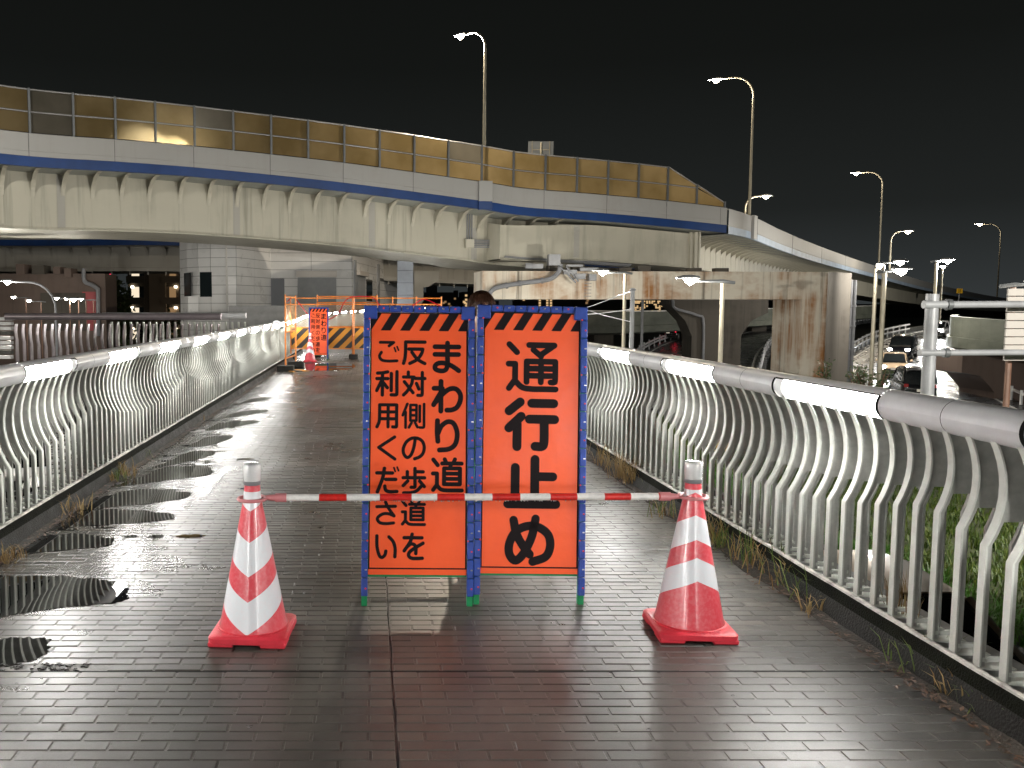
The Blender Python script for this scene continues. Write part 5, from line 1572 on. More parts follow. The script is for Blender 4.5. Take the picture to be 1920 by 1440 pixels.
for i, (px, py, d, lab) in enumerate(((24,556,62,'small distant street lamp by the pink pier, leftmost of the row'),(53,563,64,'small distant street lamp by the pink pier, second of the row'),(105,558,60,'small distant street lamp before the dark recess of the pier, left one'),(123,559,63,'faint small street lamp before the dark recess of the pier'),(136,560,60,'brightest small street lamp before the dark recess of the pier'),(151,560,62,'small distant street lamp before the red pier panel'))):
    q = W(px,py,d); street_lamp(lab, (q.x+0.9,d,ZG), q, 70, False, 0.55 if i != 4 else 0.8, 'brown_pole', 0.05, group=LOW, curved=False)
# lamps added behind railings and signs to light the girder above the lower road
for x, y_, z, pw, lab in ((-13.5,31,-0.6,600,'added street lamp of the road below, seen between the left balusters'),(-5.2,38.5,-0.9,1100,'added street lamp of the road below, beyond the side landing'),(3.2,41.5,-0.4,1000,'added street lamp of the road below, behind the detour sign'),(9.5,42.5,-0.6,600,'added street lamp of the road below, behind the right railing')):
    street_lamp(lab, (x+1.0,y_,ZG), (x,y_,z), pw, False, 0.7, 'galv', 0.08, group=LOW, curved=False, radius=0.25)

# lamps added out of view to light the bank, the elevated road and the ramp
def added_lamp(label, base, head, aim, power, size=120):
    r = street_lamp(label, base, head, 0, False, 0.72, 'lamp_pole', 0.085, group=LOW, curved=False)
    ld = bpy.data.lights.new('lamp_light', 'SPOT'); ld.energy = power; ld.spot_size = R(size); ld.spot_blend = 0.5; ld.shadow_soft_size = 0.2; ld.color = (1.0,0.96,0.86)
    h = V3(head)-V3(base)+V3((0,0,-0.3)); o = ob('lamp_light', ld, r, h)
    o.rotation_euler = (V3(aim)-V3(head)).to_track_quat('-Z','Y').to_euler()
added_lamp('added street lamp beyond the right railing, beside the viewpoint', (18.5,8.0,ZG), (17.4,8.2,4.0), (14.5,24,-2.2), 13000)
added_lamp('added street lamp beyond the left railing, beside the viewpoint', (-14.0,3.0,ZG), (-13.2,3.4,3.6), (-13,24,-3.5), 1500)
added_lamp('added tall street lamp outside the left edge lighting the elevated road', (-23.0,27.0,ZG), (-22.0,28.0,10.5), (-4,46,6.5), 5200, 110)
added_lamp('added tall street lamp far outside the right edge lighting the ramp', (92.0,84.0,ZG), (91.0,85.0,7.0), (66,118,5.5), 30000, 130)
# ------------------------------------------------------------ roads below
def road(pts, width, name, z_off=0.0, rails=(True, True), step=8, mt='asphalt'):
    P = Path([V3(p) for p in pts], step)
    mb = MB(); sweep(mb, P, [(-width/2,-0.45),(-width/2,0),(width/2,0),(width/2,-0.45)], 0, P.len, 2.0)
    o = mb.build(name, M[mt]); tag(o, kind='structure')
    return P, o
RP, ro_ = road([(27,10,-4.6),(26.2,22,-4.55),(26.6,31,-4.45),(28.6,41,-4.1),(31.6,51,-3.65),(37.2,62,-3.0),(43.5,71,-2.45),(54,84,-1.4),(70,98,-0.6),(95,112,0.0)], 9.5, 'curved_road')
lm = MB()
for ins in (-3.9, 4.0): sweep(lm, RP, [(ins,0.006),(ins+0.16,0.006)], 0, RP.len, 2.0)
t = 0
while t < RP.len-3: sweep(lm, RP, [(0.0,0.006),(0.15,0.006)], t, t+3, 1.0); t += 8
t = RP.near_px(1650)-6
while t < RP.near_px(1650)+18: sweep(lm, RP, [(3.0,0.006),(3.6,0.006)], t, t+0.45, 0.5); t += 1.0
lm.build('lane_marking', M['line'], ro_)
def guardrail(label, P, ins, t0, t1, h=0.75, mt='car_white', step=2.0, beams=(0.55,0.3)):
    r = empty('guard_rail', label, 'guard rail', (0,0,0))
    mb = MB()
    for z in beams: sweep(mb, P, [(ins,z+0.08),(ins-0.03,z),(ins,z-0.08),(ins+0.05,z-0.08),(ins+0.05,z+0.08)], t0, t1, 1.0, 0, True)
    mb.build('beam', M[mt], r)
    pm = MB().box((-0.05,-0.05,-0.1),(0.05,0.05,h)).mesh('rail_post', M[mt])
    t = t0
    while t < t1:
        p, d, nn = P.at(t); ob('rail_post', pm, r, p+nn*(ins+0.08)); t += step
    return r
guardrail('white guard rail on the outer left edge of the curved road', RP, 4.6, RP.near_px(1610)-8, RP.near_px(1800), 0.95, 'car_white', 2.0, (0.85,0.4))
guardrail('white guard rail on the inner right edge of the curved road', RP, -4.6, 4, RP.near_px(1800), 0.8, 'car_white', 2.0, (0.6,))
mb = MB(); sweep(mb, RP, [(4.75,0.0),(4.75,0.45),(5.0,0.45),(5.0,-0.6)], 0, RP.len, 2.0); mb.build('road_kerb', M['kerb'], ro_)
p, d, nn = RP.at(RP.near_px(1628))
tag(MB().box((-1.0,-0.06,0),(1.0,0.06,1.2)).build('concrete_block', M['grey_conc'], None, False, None, p+nn*4.9, (0,0,math.atan2(d.y,d.x))), 'grey concrete block in the gap of the white guard rail', 'block')

# near road right beneath the right railing
NR, nro = road([(5.6,-10,-2.6),(5.6,10,-2.6),(5.6,60,-3.6)], 5.0, 'service_road', mt='asphalt')
# middle distance road with the car driving away
MR, mro = road([(13,44,-4.6),(22,62,-3.2),(33,84,-1.75),(50,110,-0.9),(80,150,-0.3)], 10, 'expressway')
lm = MB()
for ins in (-4.2, 0.0, 4.2): sweep(lm, MR, [(ins,0.006),(ins+0.16,0.006)], 0, MR.len, 2.0)
lm.build('lane_marking', M['line'], mro)
guardrail('pale guard rail on the near side of the expressway', MR, -4.8, 2, MR.len-5, 0.8, 'galv', 2.5, (0.6,0.35))
guardrail('pale guard rail on the far side of the expressway', MR, 4.8, 2, MR.len-5, 0.8, 'galv', 2.5, (0.6,0.35))
# mossy concrete parapet of the ramp behind it
GP = Path([W(1060,583,70), W(1180,585,76), W(1300,583,84), W(1400,581,94), W(1520,577,110), W(1640,574,135)])
gr_ = empty('mossy_ramp', 'greenish concrete ramp parapet behind the expressway', 'ramp', (0,0,0))
mb = MB(); sweep(mb, GP, [(0.4,0),(0,0),(0,-1.15),(-0.12,-1.2),(-0.12,-1.75),(0.4,-1.9),(6,-1.9)], 0, GP.len, 2.0); mb.build('parapet', M['green_conc'], gr_)
mb = MB(); sweep(mb, GP, [(0.1,0.02),(0.1,0.10),(0.3,0.10),(0.3,0.02)], 0, GP.len, 2.0, 0, True); mb.build('coping', M['pole_white'], gr_)
for t in (6, 22, 40, 60):
    p, d, nn = GP.at(min(t, GP.len-2)); MB().box((p.x-0.8,p.y+1.5,ZG),(p.x+0.8,p.y+3,p.z-1.8)).build('support', M['dark_conc'], gr_)
# broad dark bank between the roads
tag(MB().add([(9,47,-5),(60,120,-4.9),(140,170,-4.9),(60,60,-4.9),(24,46,-4.95)], [(0,1,2,3,4)]).build('dark_bank', M['soil'], None, False, None, (0,0,0.05)), kind='structure')

# concrete ramp and its pier on the right, seen below the gantry
cr_ = empty('curved_ramp_end', 'mossy concrete ramp end on a brown pier at the right edge', 'ramp', (0,0,0))
CP = Path([W(1786,590,57), W(1782,592,54), W(1795,594,51.5), W(1880,600,48), W(1990,606,46), W(2150,612,45)])
mb = MB(); sweep(mb, CP, [(0.35,0),(0,0),(-0.02,-1.15),(-0.14,-1.18),(-0.14,-1.75),(0.3,-1.95),(6,-2.1)], 0, CP.len, 0.8); mb.build('parapet', M['green_conc'], cr_)
p0 = W(1805,662,50)
MB().prism([(0,0),(0,-1.1),(1.1,-1.3),(1.9,-2.2),(2.1,-4.4),(9.0,-4.4),(9.2,-2.6),(10,-1.6),(14,-1.5),(14,0.2)], 0, 3.0, 0, Matrix.Translation(p0)).build('pier', M['pink_conc'], cr_)
MB().box((p0.x+1.0,50.5,p0.z),(p0.x+2.2,52,p0.z+0.9)).build('bearing', M['dark_conc'], cr_)

# pipe gantry with sign backs
gt = empty('sign_gantry', 'grey pipe gantry with two horizontal arms right of the cars', 'gantry', W(1746,600,23))
gt.location.z = 0
gx = gt.location.x
MB().tube([(0,0,ZG),(0,0,W(1746,551,23).z)], 0.155, 14).build('post', M['galv'], gt, True, 50)
for py, r_, x0 in ((571,0.085,-0.28),(661,0.075,-0.32)):
    z = W(1746,py,23).z
    MB().tube([(x0,-0.1,z),(0.3,-0.1,z)], r_*1.25, 10).build('arm_stub', M['galv'], gt, True, 50)
    MB().tube([(0.3,-0.1,z),(0.42,-0.1,z)], r_*1.7, 10).build('flange', M['post'], gt, True, 50)
    MB().tube([(0.42,-0.1,z),(4.5,-0.1,z+0.02)], [r_*1.1, r_], 10).build('arm', M['galv'], gt, True, 50)
sg = empty('gantry_sign', 'white ribbed back of a road sign hung on the gantry', 'sign', W(1903,610,23.6))
sg.location.z = 0
for k in range(9):
    z1 = W(1900,541+k*15.2,23.6).z; z0 = W(1900,541+(k+1)*15.2-1.5,23.6).z
    MB().bbox((-0.25,-0.03,z0),(0.9,0.03,z1),0.008).build('sign_panel', M['sign_back'], sg)
MB().box((0.32,-0.1,W(1900,550,23.6).z-1.9),(0.40,-0.03,W(1900,550,23.6).z)).build('bracket', M['galv'], sg)
# other poles
for px, py, d, mt, rr0, lab in ((1186.5,540,40,'galv',0.095,'grey cable pole between the two nearest street lamps'),(1205,560,60,'pipe',0.09,'thin dark pole right of the grey cable pole')):
    q = W(px,py,d); r = empty('pole', lab, 'pole', (q.x,d,ZG)); MB().tube([(0,0,0),(0,0,q.z-ZG)],[rr0*1.1,rr0],10).build('shaft', M[mt], r, True, 50); MB().tube([(0,0,q.z-ZG-0.12),(0,0,q.z-ZG-0.05)],rr0*1.5,10).build('band', M['post'], r)
for a_, b_, lab in (((1186,545),(1040,596),'upper cable strung left from the grey cable pole'),((1186,604),(1080,575),'lower cable strung left from the grey cable pole'),((1186,580),(1060,592),'middle cable strung left from the grey cable pole')):
    tag(MB().tube([W(*a_,40), W((a_[0]+b_[0])/2,(a_[1]+b_[1])/2+2,44), W(*b_,48)],0.02,5).build('cable', M['galv']), lab, 'cable')
# yellow warning signs
for px0, py0, px1, py1, d, zb_, lab in ((1453,573,1464,591,80,None,'yellow roadside sign seen through the portal pier'),(1793,541,1805,550,150,None,'yellow sign at the top of the far ramp')):
    p0, p1 = W(px0,py1,d), W(px1,py0,d)
    r = empty('yellow_sign', lab, 'sign', ((p0.x+p1.x)/2,d,0))
    w2 = (p1.x-p0.x)/2
    MB().bbox((-w2,-0.04,p0.z),(w2,0.0,p1.z),0.02).build('face', M['yellow_sign'], r)
    MB().tube([(0,0.06,p0.z-2.5),(0,0.06,p1.z)],0.06,6).build('post', M['galv'], r)
    mk = MB()
    for k in range(3): mk.box((-w2*0.5,-0.05,p0.z+(p1.z-p0.z)*(0.2+0.25*k)),(w2*0.5,-0.042,p0.z+(p1.z-p0.z)*(0.3+0.25*k)))
    mk.build('marking', M['black_print'], r)
# square sign frame seen from the back above the barrier
q0, q1 = W(990,289,60), W(1038,265,60)
r = empty('square_sign', 'back of a square road sign standing above the barrier kink', 'sign', ((q0.x+q1.x)/2,60,0)); w2 = (q1.x-q0.x)/2
MB().box((-w2,0,q0.z-0.1),(w2,0.03,q1.z)).build('panel', M['post'], r)
mb = MB(); mb.tube([(0,-0.08,q0.z-4.5),(0,-0.08,q1.z-0.1)],0.07,8); mb.box((-w2*0.7,-0.06,q0.z+0.25),(w2*0.7,-0.02,q0.z+0.31)); mb.box((-w2*0.72,-0.06,q0.z-0.05),(-w2*0.66,-0.02,q1.z)); mb.box((w2*0.66,-0.06,q0.z-0.05),(w2*0.72,-0.02,q1.z)); mb.build('post', M['lamp_pole'], r)

# ------------------------------------------------------------ cars
def loft(mb, secs, mi=0, cap=True):
    """secs: list of (x, halfwidth bottom, halfwidth top, z0, z1, corner)"""
    m = 12
    vs = []
    for (x, w0, w1, z0, z1, c) in secs:
        zc = min(c, (z1-z0)*0.45)
        vs += [(x,-w0+c,z0),(x,w0-c,z0),(x,w0,z0+zc),(x,(w0*0.6+w1*0.4)+0.01,z0*0.55+z1*0.45),(x,w1+0.005,z1-zc),(x,w1-c*0.3,z1-zc*0.3),(x,w1-c,z1),(x,-w1+c,z1),(x,-w1+c*0.3,z1-zc*0.3),(x,-w1-0.005,z1-zc),(x,-(w0*0.6+w1*0.4)-0.01,z0*0.55+z1*0.45),(x,-w0,z0+zc)]
    fs = []
    for i in range(len(secs)-1):
        for k in range(m): fs.append((i*m+k, i*m+(k+1) % m, (i+1)*m+(k+1) % m, (i+1)*m+k))
    if cap: fs += [tuple(range(m))[::-1], tuple((len(secs)-1)*m+k for k in range(m))]
    mb.add(vs, fs, mi)
def car(label, loc, heading, paint, kind='hatch', front_on=False, rear_on=False, beam=0, name='car', group=None):
    """local +x is forward"""
    r = empty(name, label, 'van' if kind == 'van' else 'car', loc, heading, group)
    L, Wd, H = {'hatch': (4.1,1.70,1.50), 'van': (4.7,1.70,1.88), 'sedan': (4.6,1.76,1.45)}[kind]
    hw, hl = Wd/2, L/2
    b = MB()
    sill, belt = 0.24, (0.92 if kind != 'van' else 1.02)
    hood = belt-0.04 if kind != 'van' else belt
    loft(b, [(-hl,hw*0.86,hw*0.82,0.40,belt-0.18,0.10),(-hl+0.12,hw*0.95,hw*0.93,0.27,belt,0.12),(-hl+0.7,hw,hw*0.97,sill,belt+0.03,0.12),(0,hw,hw*0.97,sill,belt,0.12),(hl-1.2,hw,hw*0.96,sill,hood,0.14),(hl-0.45,hw*0.98,hw*0.90,sill,hood-0.10,0.16),(hl-0.10,hw*0.90,hw*0.76,0.28,hood-0.22,0.14),(hl,hw*0.78,hw*0.66,0.36,hood-0.34,0.10)])
    b.build('body', M[paint], r, True, 45)
    g = MB()
    if kind == 'van': cab = [(-hl+0.10,hw*0.93,hw*0.80,belt-0.05,H-0.12,0.14),(-hl+0.35,hw*0.95,hw*0.82,belt-0.05,H-0.02,0.14),(0.3,hw*0.95,hw*0.82,belt-0.05,H-0.03,0.14),(hl-1.55,hw*0.94,hw*0.76,belt-0.05,H-0.12,0.14),(hl-0.75,hw*0.88,hw*0.80,belt-0.08,belt+0.06,0.05)]
    elif kind == 'sedan': cab = [(-hl+0.55,hw*0.86,hw*0.82,belt-0.06,belt+0.04,0.04),(-hl+1.25,hw*0.93,hw*0.72,belt-0.05,H-0.06,0.13),(-0.15,hw*0.94,hw*0.74,belt-0.05,H,0.13),(0.35,hw*0.94,hw*0.72,belt-0.05,H-0.04,0.13),(hl-1.05,hw*0.88,hw*0.82,belt-0.08,belt+0.02,0.04)]
    else: cab = [(-hl+0.14,hw*0.88,hw*0.74,belt-0.06,belt+0.22,0.10),(-hl+0.5,hw*0.93,hw*0.74,belt-0.05,H-0.06,0.13),(-0.2,hw*0.94,hw*0.75,belt-0.05,H,0.13),(0.35,hw*0.94,hw*0.73,belt-0.05,H-0.05,0.13),(hl-0.95,hw*0.88,hw*0.82,belt-0.08,belt+0.02,0.04)]
    loft(g, cab); g.build('glass', M['car_glass'], r, True, 45)
    rf = MB()
    top = [c for c in cab if c[4] > belt+0.3]
    loft(rf, [(x, w1*1.01, w1*0.94, z1-0.10, z1+0.015, 0.07) for (x, w0, w1, z0, z1, c) in top]); rf.build('roof', M[paint], r, True, 45)
    pil = MB()
    for s in (-1, 1):
        for i in range(len(cab)-1):
            if i in (0, len(cab)-2): 
                a_, c_ = cab[i], cab[i+1]
                pil = MB(); pil.tube([(a_[0], s*(a_[1]+0.005), a_[3]+0.05 if i == 0 else a_[4]-0.06) if i == 0 else (a_[0], s*(a_[2]+0.012), a_[4]-0.05), (c_[0], s*(c_[2]+0.012), c_[4]-0.05)], 0.035, 5)
                if i == 0: pil.build('pillar', M[paint], r, True)
        pil.build('pillar', M[paint], r, True); pil = MB()
        pil.tube([(0.0, s*(hw*0.955), belt), (-0.05, s*(hw*0.77), H-0.05)], 0.03, 5)
        pil.build('pillar', M[paint], r, True)
    for sx in (-1, 1):
        for sy in (-1, 1):
            x, y_ = sx*(hl-0.82), sy*(hw-0.08)
            w = empty_part('wheel', r, (x, y_, 0.31))
            t_ = MB(); t_.tube([(0,-0.1*1,0),(0,0.1,0)], 0.31, 18); t_.build('tyre', M['tyre'], w, True, 50)
            m_ = MB(); m_.tube([(0,sy*0.085,0),(0,sy*0.106,0)], 0.20, 14)
            m_.build('rim', M['rim'], w, True, 50)
            MB().tube([(x,y_-0.105*sy+0.0,0.31),(x,sy*(hw+0.004),0.31)], 0.36, 16).build('wheel_arch', M['car_trim'], r)
    for s in (-1, 1):
        hz = hood-0.27
        hm = MB(); hm.bbox((hl-0.30, s*hw*0.70-0.15, hz-0.08), (hl+0.02, s*hw*0.70+0.14, hz+0.08), 0.04); hm.build('headlight', M['headlight'] if front_on else M['steel'], r)
        tz = belt-0.10
        tm = MB(); tm.bbox((-hl-0.005, s*hw*0.78-0.10, tz-0.09), (-hl+0.14, s*hw*0.78+0.12, tz+0.10), 0.03); tm.build('tail_light', M['taillight'] if rear_on else M['tail_off'], r)
        mm = MB(); mm.bbox((hl-1.45, s*(hw+0.16)-0.08, belt), (hl-1.30, s*(hw+0.16)+0.08, belt+0.14), 0.03); mm.build('mirror', M[paint], r)
    gm = MB(); gm.prism([(-0.52,0.34),(0.52,0.34),(0.62,0.48),(0.40,hood-0.36),(-0.40,hood-0.36),(-0.62,0.48)], -0.02, 0.02, 0, Matrix.Translation((hl-0.015,0,0)) @ Matrix.Rotation(R(90),4,'Z')); gm.build('grille', M['car_trim'], r)
    MB().bbox((hl+0.008,-0.17,0.42),(hl+0.025,0.17,0.56),0.004).build('front_plate', M['plate'], r)
    MB().bbox((-hl-0.02,-0.17,0.60),(-hl-0.003,0.17,0.74),0.004).build('rear_plate', M['plate'], r)
    MB().bbox((-hl-0.03,-hw*0.9,0.30),(-hl+0.12,hw*0.9,0.46),0.04).build('rear_bumper', M['car_trim'], r)
    MB().box((-hl+0.3,-hw*0.8,0.17),(hl-0.3,hw*0.8,0.26)).build('underbody', M['car_trim'], r)
    if beam:
        for s in (-1, 1):
            ld = bpy.data.lights.new('headlight_beam', 'SPOT'); ld.energy = beam; ld.spot_size = R(70); ld.spot_blend = 0.6; ld.shadow_soft_size = 0.08; ld.color = (0.95,0.98,1.0)
            o = ob('headlight_beam', ld, r, (hl+0.06, s*hw*0.7, hood-0.27)); o.rotation_euler = (R(90-7), 0, R(-90))
    return r
def empty_part(name, parent, loc):
    o = ob(name, None, parent, loc); o.empty_display_size = 0.1; return o
def put(path, t, ins, back):
    p, d, nn = path.at(t); h = math.atan2(d.y, d.x) + (math.pi if back else 0)
    return p+nn*ins+V3((0,0,0.005)), h
def at_px(path, px, py, ins0, back):
    return put(path, path.near_px(px), ins0, back)
def car_on(label, px, d, paint, kind, back, path, **kw):
    # slide along the path to depth d, then sideways to column px
    best = min(range(400), key=lambda i: abs(path.at(path.len*i/400)[0].y-d)); t = path.len*best/400
    p, dd, nn = path.at(t)
    p = V3((W(px,600,d).x, d, p.z+0.006)); h = math.atan2(dd.y, dd.x) + (math.pi if back else 0)
    return car(label, p, h, paint, kind, **kw)
car_on('champagne hatchback facing us with headlights on, ahead of the dark van', 1680, 61, 'car_beige', 'hatch', True, RP, front_on=True, beam=3500)
car_on('dark van facing us with headlights on, behind the champagne hatchback', 1695, 70.5, 'car_black', 'van', True, RP, front_on=True, beam=3500, name='van')
car_on('black minivan seen from behind, half hidden by the gantry post', 1716, 50.5, 'car_black', 'van', False, RP, rear_on=False, name='van')
car_on('silver car facing us farther up the curved road', 1762, 86, 'car_silver', 'hatch', True, RP, front_on=True, beam=500)
car_on('dark car driving away on the expressway with red tail lights', 1262, 88, 'car_black', 'hatch', False, MR, rear_on=True)
car('champagne car on the service road beneath the right railing', (5.05,9.3,-2.59), R(90), 'car_beige', 'sedan', front_on=True, beam=700)
# vehicles on the street seen between the left balusters
LR, lro = road([(-34,70,-5),(-20,42,-4.94),(-11,24,-4.94),(-8,4,-4.94),(-8,-10,-4.94)], 11, 'lower_street')
lm = MB()
for ins in (-4.6, 0, 4.6): sweep(lm, LR, [(ins,0.006),(ins+0.16,0.006)], 0, LR.len, 2.0)
lm.build('lane_marking', M['line'], lro)
g = G(14,792,-4.3); car('dark car with a red tail light on the street at far left', (g.x,g.y,-4.93), R(115), 'car_black', 'hatch', rear_on=True)
g = G(48,880,-4.3); car('white van with chrome glints on the lower left street', (g.x,g.y,-4.93), R(-68), 'car_white', 'van', front_on=False, name='van')
g = G(88,962,-4.3); car('silver car with headlights on, nearest on the lower left street', (g.x,g.y,-4.93), R(-75), 'car_silver', 'hatch', front_on=True, beam=300)
# vehicle lamps behind the amber panes
p, d, nn = A1.at(A1.near_px(352)); h = math.atan2(d.y, d.x)
car('car on the elevated road whose headlights glow through an amber pane', p+nn*3.6+V3((0.5,0,-0.78)), h-R(115), 'car_silver', 'hatch', front_on=True, beam=500)
RIGHT_WALL = None

# red pole marker and yellow stand on the grass
r = empty('yellow_stand', 'yellow folding caution stand on the grass beyond the right railing', 'sign', G(1347,875,-3.0))
mb = MB()
for s in (-1, 1): mb.prism([(-0.28,0),(0.28,0),(0.14,1.0),(-0.14,1.0)], s*0.02-0.01, s*0.02+0.01, 0, Matrix.Rotation(s*R(9),4,'X') @ Matrix.Translation((0,s*-0.14,0)))
mb.build('panel', M['yellow_sign'], r)

# ------------------------------------------------------------ grass bank right of the service road
def bank_z(x, y): return -2.55 + 0.25*mnoise.noise(V3((x*0.3,y*0.3,0))) - max(0, x-9)*0.145 + min(0, (30-y)*0.02)
bk = MB()
nx, ny = 26, 46
X0, X1, Y0, Y1 = 7.6, 23.5, 6.0, 44.0
vs = [(X0+(X1-X0)*i/nx, Y0+(Y1-Y0)*j/ny, bank_z(X0+(X1-X0)*i/nx, Y0+(Y1-Y0)*j/ny)) for j in range(ny+1) for i in range(nx+1)]
keep = lambda x, y: x < 21.6 and not (x > 12 and y > 38)
fs = []
for j in range(ny):
    for i in range(nx):
        x, y_ = X0+(X1-X0)*(i+0.5)/nx, Y0+(Y1-Y0)*(j+0.5)/ny
        if keep(x, y_): fs.append((j*(nx+1)+i, j*(nx+1)+i+1, (j+1)*(nx+1)+i+1, (j+1)*(nx+1)+i))
tag(bk.add(vs, fs).build('grass_bank', M['moss']), kind='structure')
def blades(mb, x, y, z, n, h, spread, rg, lean=0.5, w=0.006):
    for _ in range(n):
        a = rg.uniform(0, 6.283); hh = h*rg.uniform(0.5, 1.15); l = lean*rg.uniform(0.2, 1.0)*hh
        bx, by = x+rg.gauss(0, spread), y+rg.gauss(0, spread)
        dx, dy = math.cos(a)*l, math.sin(a)*l
        px_, py_ = -math.sin(a)*w, math.cos(a)*w
        mb.add([(bx-px_,by-py_,z),(bx+px_,by+py_,z),(bx+dx*0.45+px_*0.8,by+dy*0.45+py_*0.8,z+hh*0.62),(bx+dx*0.45-px_*0.8,by+dy*0.45-py_*0.8,z+hh*0.62),(bx+dx,by+dy,z+hh*(0.95-0.25*l/hh))], [(0,1,2,3),(3,2,4)])
rg = random.Random(21)
gm = MB(); gh = MB()
for k in range(14000):
    y_ = 6.3+ (rg.random()**1.6)*34; x = 7.7+ rg.random()**1.3*13.6
    if not keep(x, y_): continue
    edge = x < 8.5
    blades(gh if edge else gm, x, y_, bank_z(x,y_)-0.02, 4, 0.34 if edge else 0.24, 0.07, rg, 0.9, 0.007+0.0004*y_)
tag(gm.build('grass', M['grass']), kind='stuff')
tag(gh.build('grass_verge', M['grass_lit']), kind='stuff')
tag(MB().box((7.5,5,-2.9),(7.62,44,-2.45)).build('verge_kerb', M['kerb']), kind='structure')

# weeds, litter and moss along the foot of the kerbs
wd = MB(); dryb = MB(); lit = MB(); mos = MB()
rg = random.Random(33)
def tuft(px, py, n, h, dry, sp=0.045):
    n = int(n*1.8)
    g = G(px, py); blades(dryb if dry else wd, g.x, g.y, 0.0, n, h, sp, rg, 0.9, 0.0032)
for px, py, n, h, dry in ((1105,842,16,0.20,False),(1118,856,14,0.22,True),(1135,872,40,0.26,True),(1150,880,24,0.22,True),(1165,898,46,0.30,True),(1185,908,40,0.28,True),(1200,912,30,0.24,True),(1222,925,10,0.16,False),
    (1240,965,12,0.18,False),(1250,970,8,0.2,True),(1330,1010,20,0.2,True),(1342,1022,26,0.24,True),(1360,1030,12,0.22,False),(1395,1050,18,0.20,True),(1410,1060,14,0.26,False),(1432,1072,22,0.22,True),(1450,1080,10,0.24,False),(1475,1098,16,0.2,True),(1485,1100,8,0.24,False),(1512,1125,9,0.22,False),(1535,1150,12,0.14,True),
    (1718,1258,7,0.20,False),(1690,1248,5,0.10,False),(1757,1282,6,0.2,False),(1800,1300,12,0.10,True),(1815,1310,18,0.14,True),(1830,1322,18,0.10,False),(1860,1338,20,0.12,False),(1885,1345,14,0.14,True),
    (232,893,30,0.16,True),(222,900,18,0.13,False),(205,905,12,0.12,True),(140,958,10,0.16,True),(130,965,8,0.14,True),(20,1048,20,0.1,True),(8,1055,20,0.1,True),(453,722,14,0.22,False),(420,745,10,0.15,True),(365,790,8,0.14,True),(268,860,6,0.14,False),(395,763,10,0.12,True),(480,706,12,0.12,True)):
    tuft(px, py, n, h, dry)
# dead grass on the ledge by the balusters
for k in range(14): blades(dryb, 2.36+rg.uniform(-0.03,0.03), 3.86+rg.uniform(-0.08,0.08), 0.155, 3, 0.2, 0.02, rg, 0.5, 0.002)
tag(wd.build('green_weeds', M['weed']), kind='stuff'); tag(dryb.build('dry_weeds', M['dry']), kind='stuff')
for s in (-1, 1):
    for k in range(2600):
        y_ = 2.0 + rg.random()**1.5*22
        dens = 0.5+0.5*mnoise.noise(V3((y_*1.3, s*5, 0)))
        if rg.random() > dens+0.25: continue
        x = s*(KX-0.004-abs(rg.gauss(0, 0.045)))
        a = rg.uniform(0,6.28); sz = rg.uniform(0.006, 0.02); z = 0.004+rg.uniform(0,0.018)*max(0,1-(KX-abs(x))/0.09)
        ca, sa = math.cos(a)*sz, math.sin(a)*sz*0.5
        lit.add([(x-ca,y_-math.sin(a)*sz,z),(x+sa,y_-ca*0.4,z+0.004),(x+ca,y_+math.sin(a)*sz,z+rg.uniform(0,0.01)),(x-sa,y_+ca*0.4,z+0.003)], [(0,1,2,3)])
tag(lit.build('leaf_litter', M['litter']), kind='stuff')
for s in (-1, 1):
    vs, fs = [], []
    n = 420
    for i in range(n+1):
        y_ = 1.5+i*0.055
        w = 0.05+0.05*mnoise.noise(V3((y_*2.1, s*3, 1)))+0.02*mnoise.noise(V3((y_*11, s*3, 1)))
        w = max(0.012, w)
        vs += [(s*(KX+0.004), y_, 0.020+0.008*mnoise.noise(V3((y_*7,0,s)))), (s*(KX-w*0.5), y_, 0.011), (s*(KX-w), y_, 0.0022)]
    for i in range(n): fs += [(i*3,i*3+1,i*3+4,i*3+3),(i*3+1,i*3+2,i*3+5,i*3+4)]
    tag(MB().add(vs, fs).build('gutter_silt', M['silt']), kind='stuff')

# shrubs by the curved road
def shrub(label, loc, h, n, spread, seed, mt='leaf', cat='shrub', name='shrub', trunk=True, leaf=0.09):
    rg = random.Random(seed)
    r = empty(name, label, cat, loc)
    st = MB(); lf = MB()
    tips = []
    for k in range(7):
        a = rg.uniform(0,6.28); e = V3((math.cos(a)*spread*rg.uniform(0.3,1), math.sin(a)*spread*rg.uniform(0.3,1), h*rg.uniform(0.55,1)))
        st.tube([V3((0,0,0)), e*0.5+V3((0,0,h*0.1)), e], [0.03*h,0.018*h,0.005*h], 5); tips.append(e)
    st.build('trunk', M['brown_pole'], r)
    for _ in range(n):
        e = rg.choice(tips); q = e*rg.uniform(0.35,1.05)+V3((rg.gauss(0,spread*0.22),rg.gauss(0,spread*0.22),rg.gauss(0,h*0.10)))
        u = V3((rg.gauss(0,1),rg.gauss(0,1),rg.gauss(0,0.6))).normalized(); v = u.orthogonal().normalized()
        s = leaf*rg.uniform(0.6,1.3)
        lf.add([q-u*s,q+v*s*0.45,q+u*s,q-v*s*0.45],[(0,1,2,3)])
    lf.build('crown', M[mt], r)
    return r
for i, (px, py, d, h, lab) in enumerate(((1606,716,40,1.5,'small shrub at the foot of the stained column'),(1622,722,38,1.4,'thin shrub in front of the curved road, left of the lamp pole'),(1648,722,36,1.3,'leafy shrub in front of the headlights above the handrail'),(1545,705,46,1.4,'low shrub before the rusty column'))):
    q = W(px, py, d); shrub(lab, (q.x, d, q.z-h*0.45), h, 160, 0.42, 50+i)
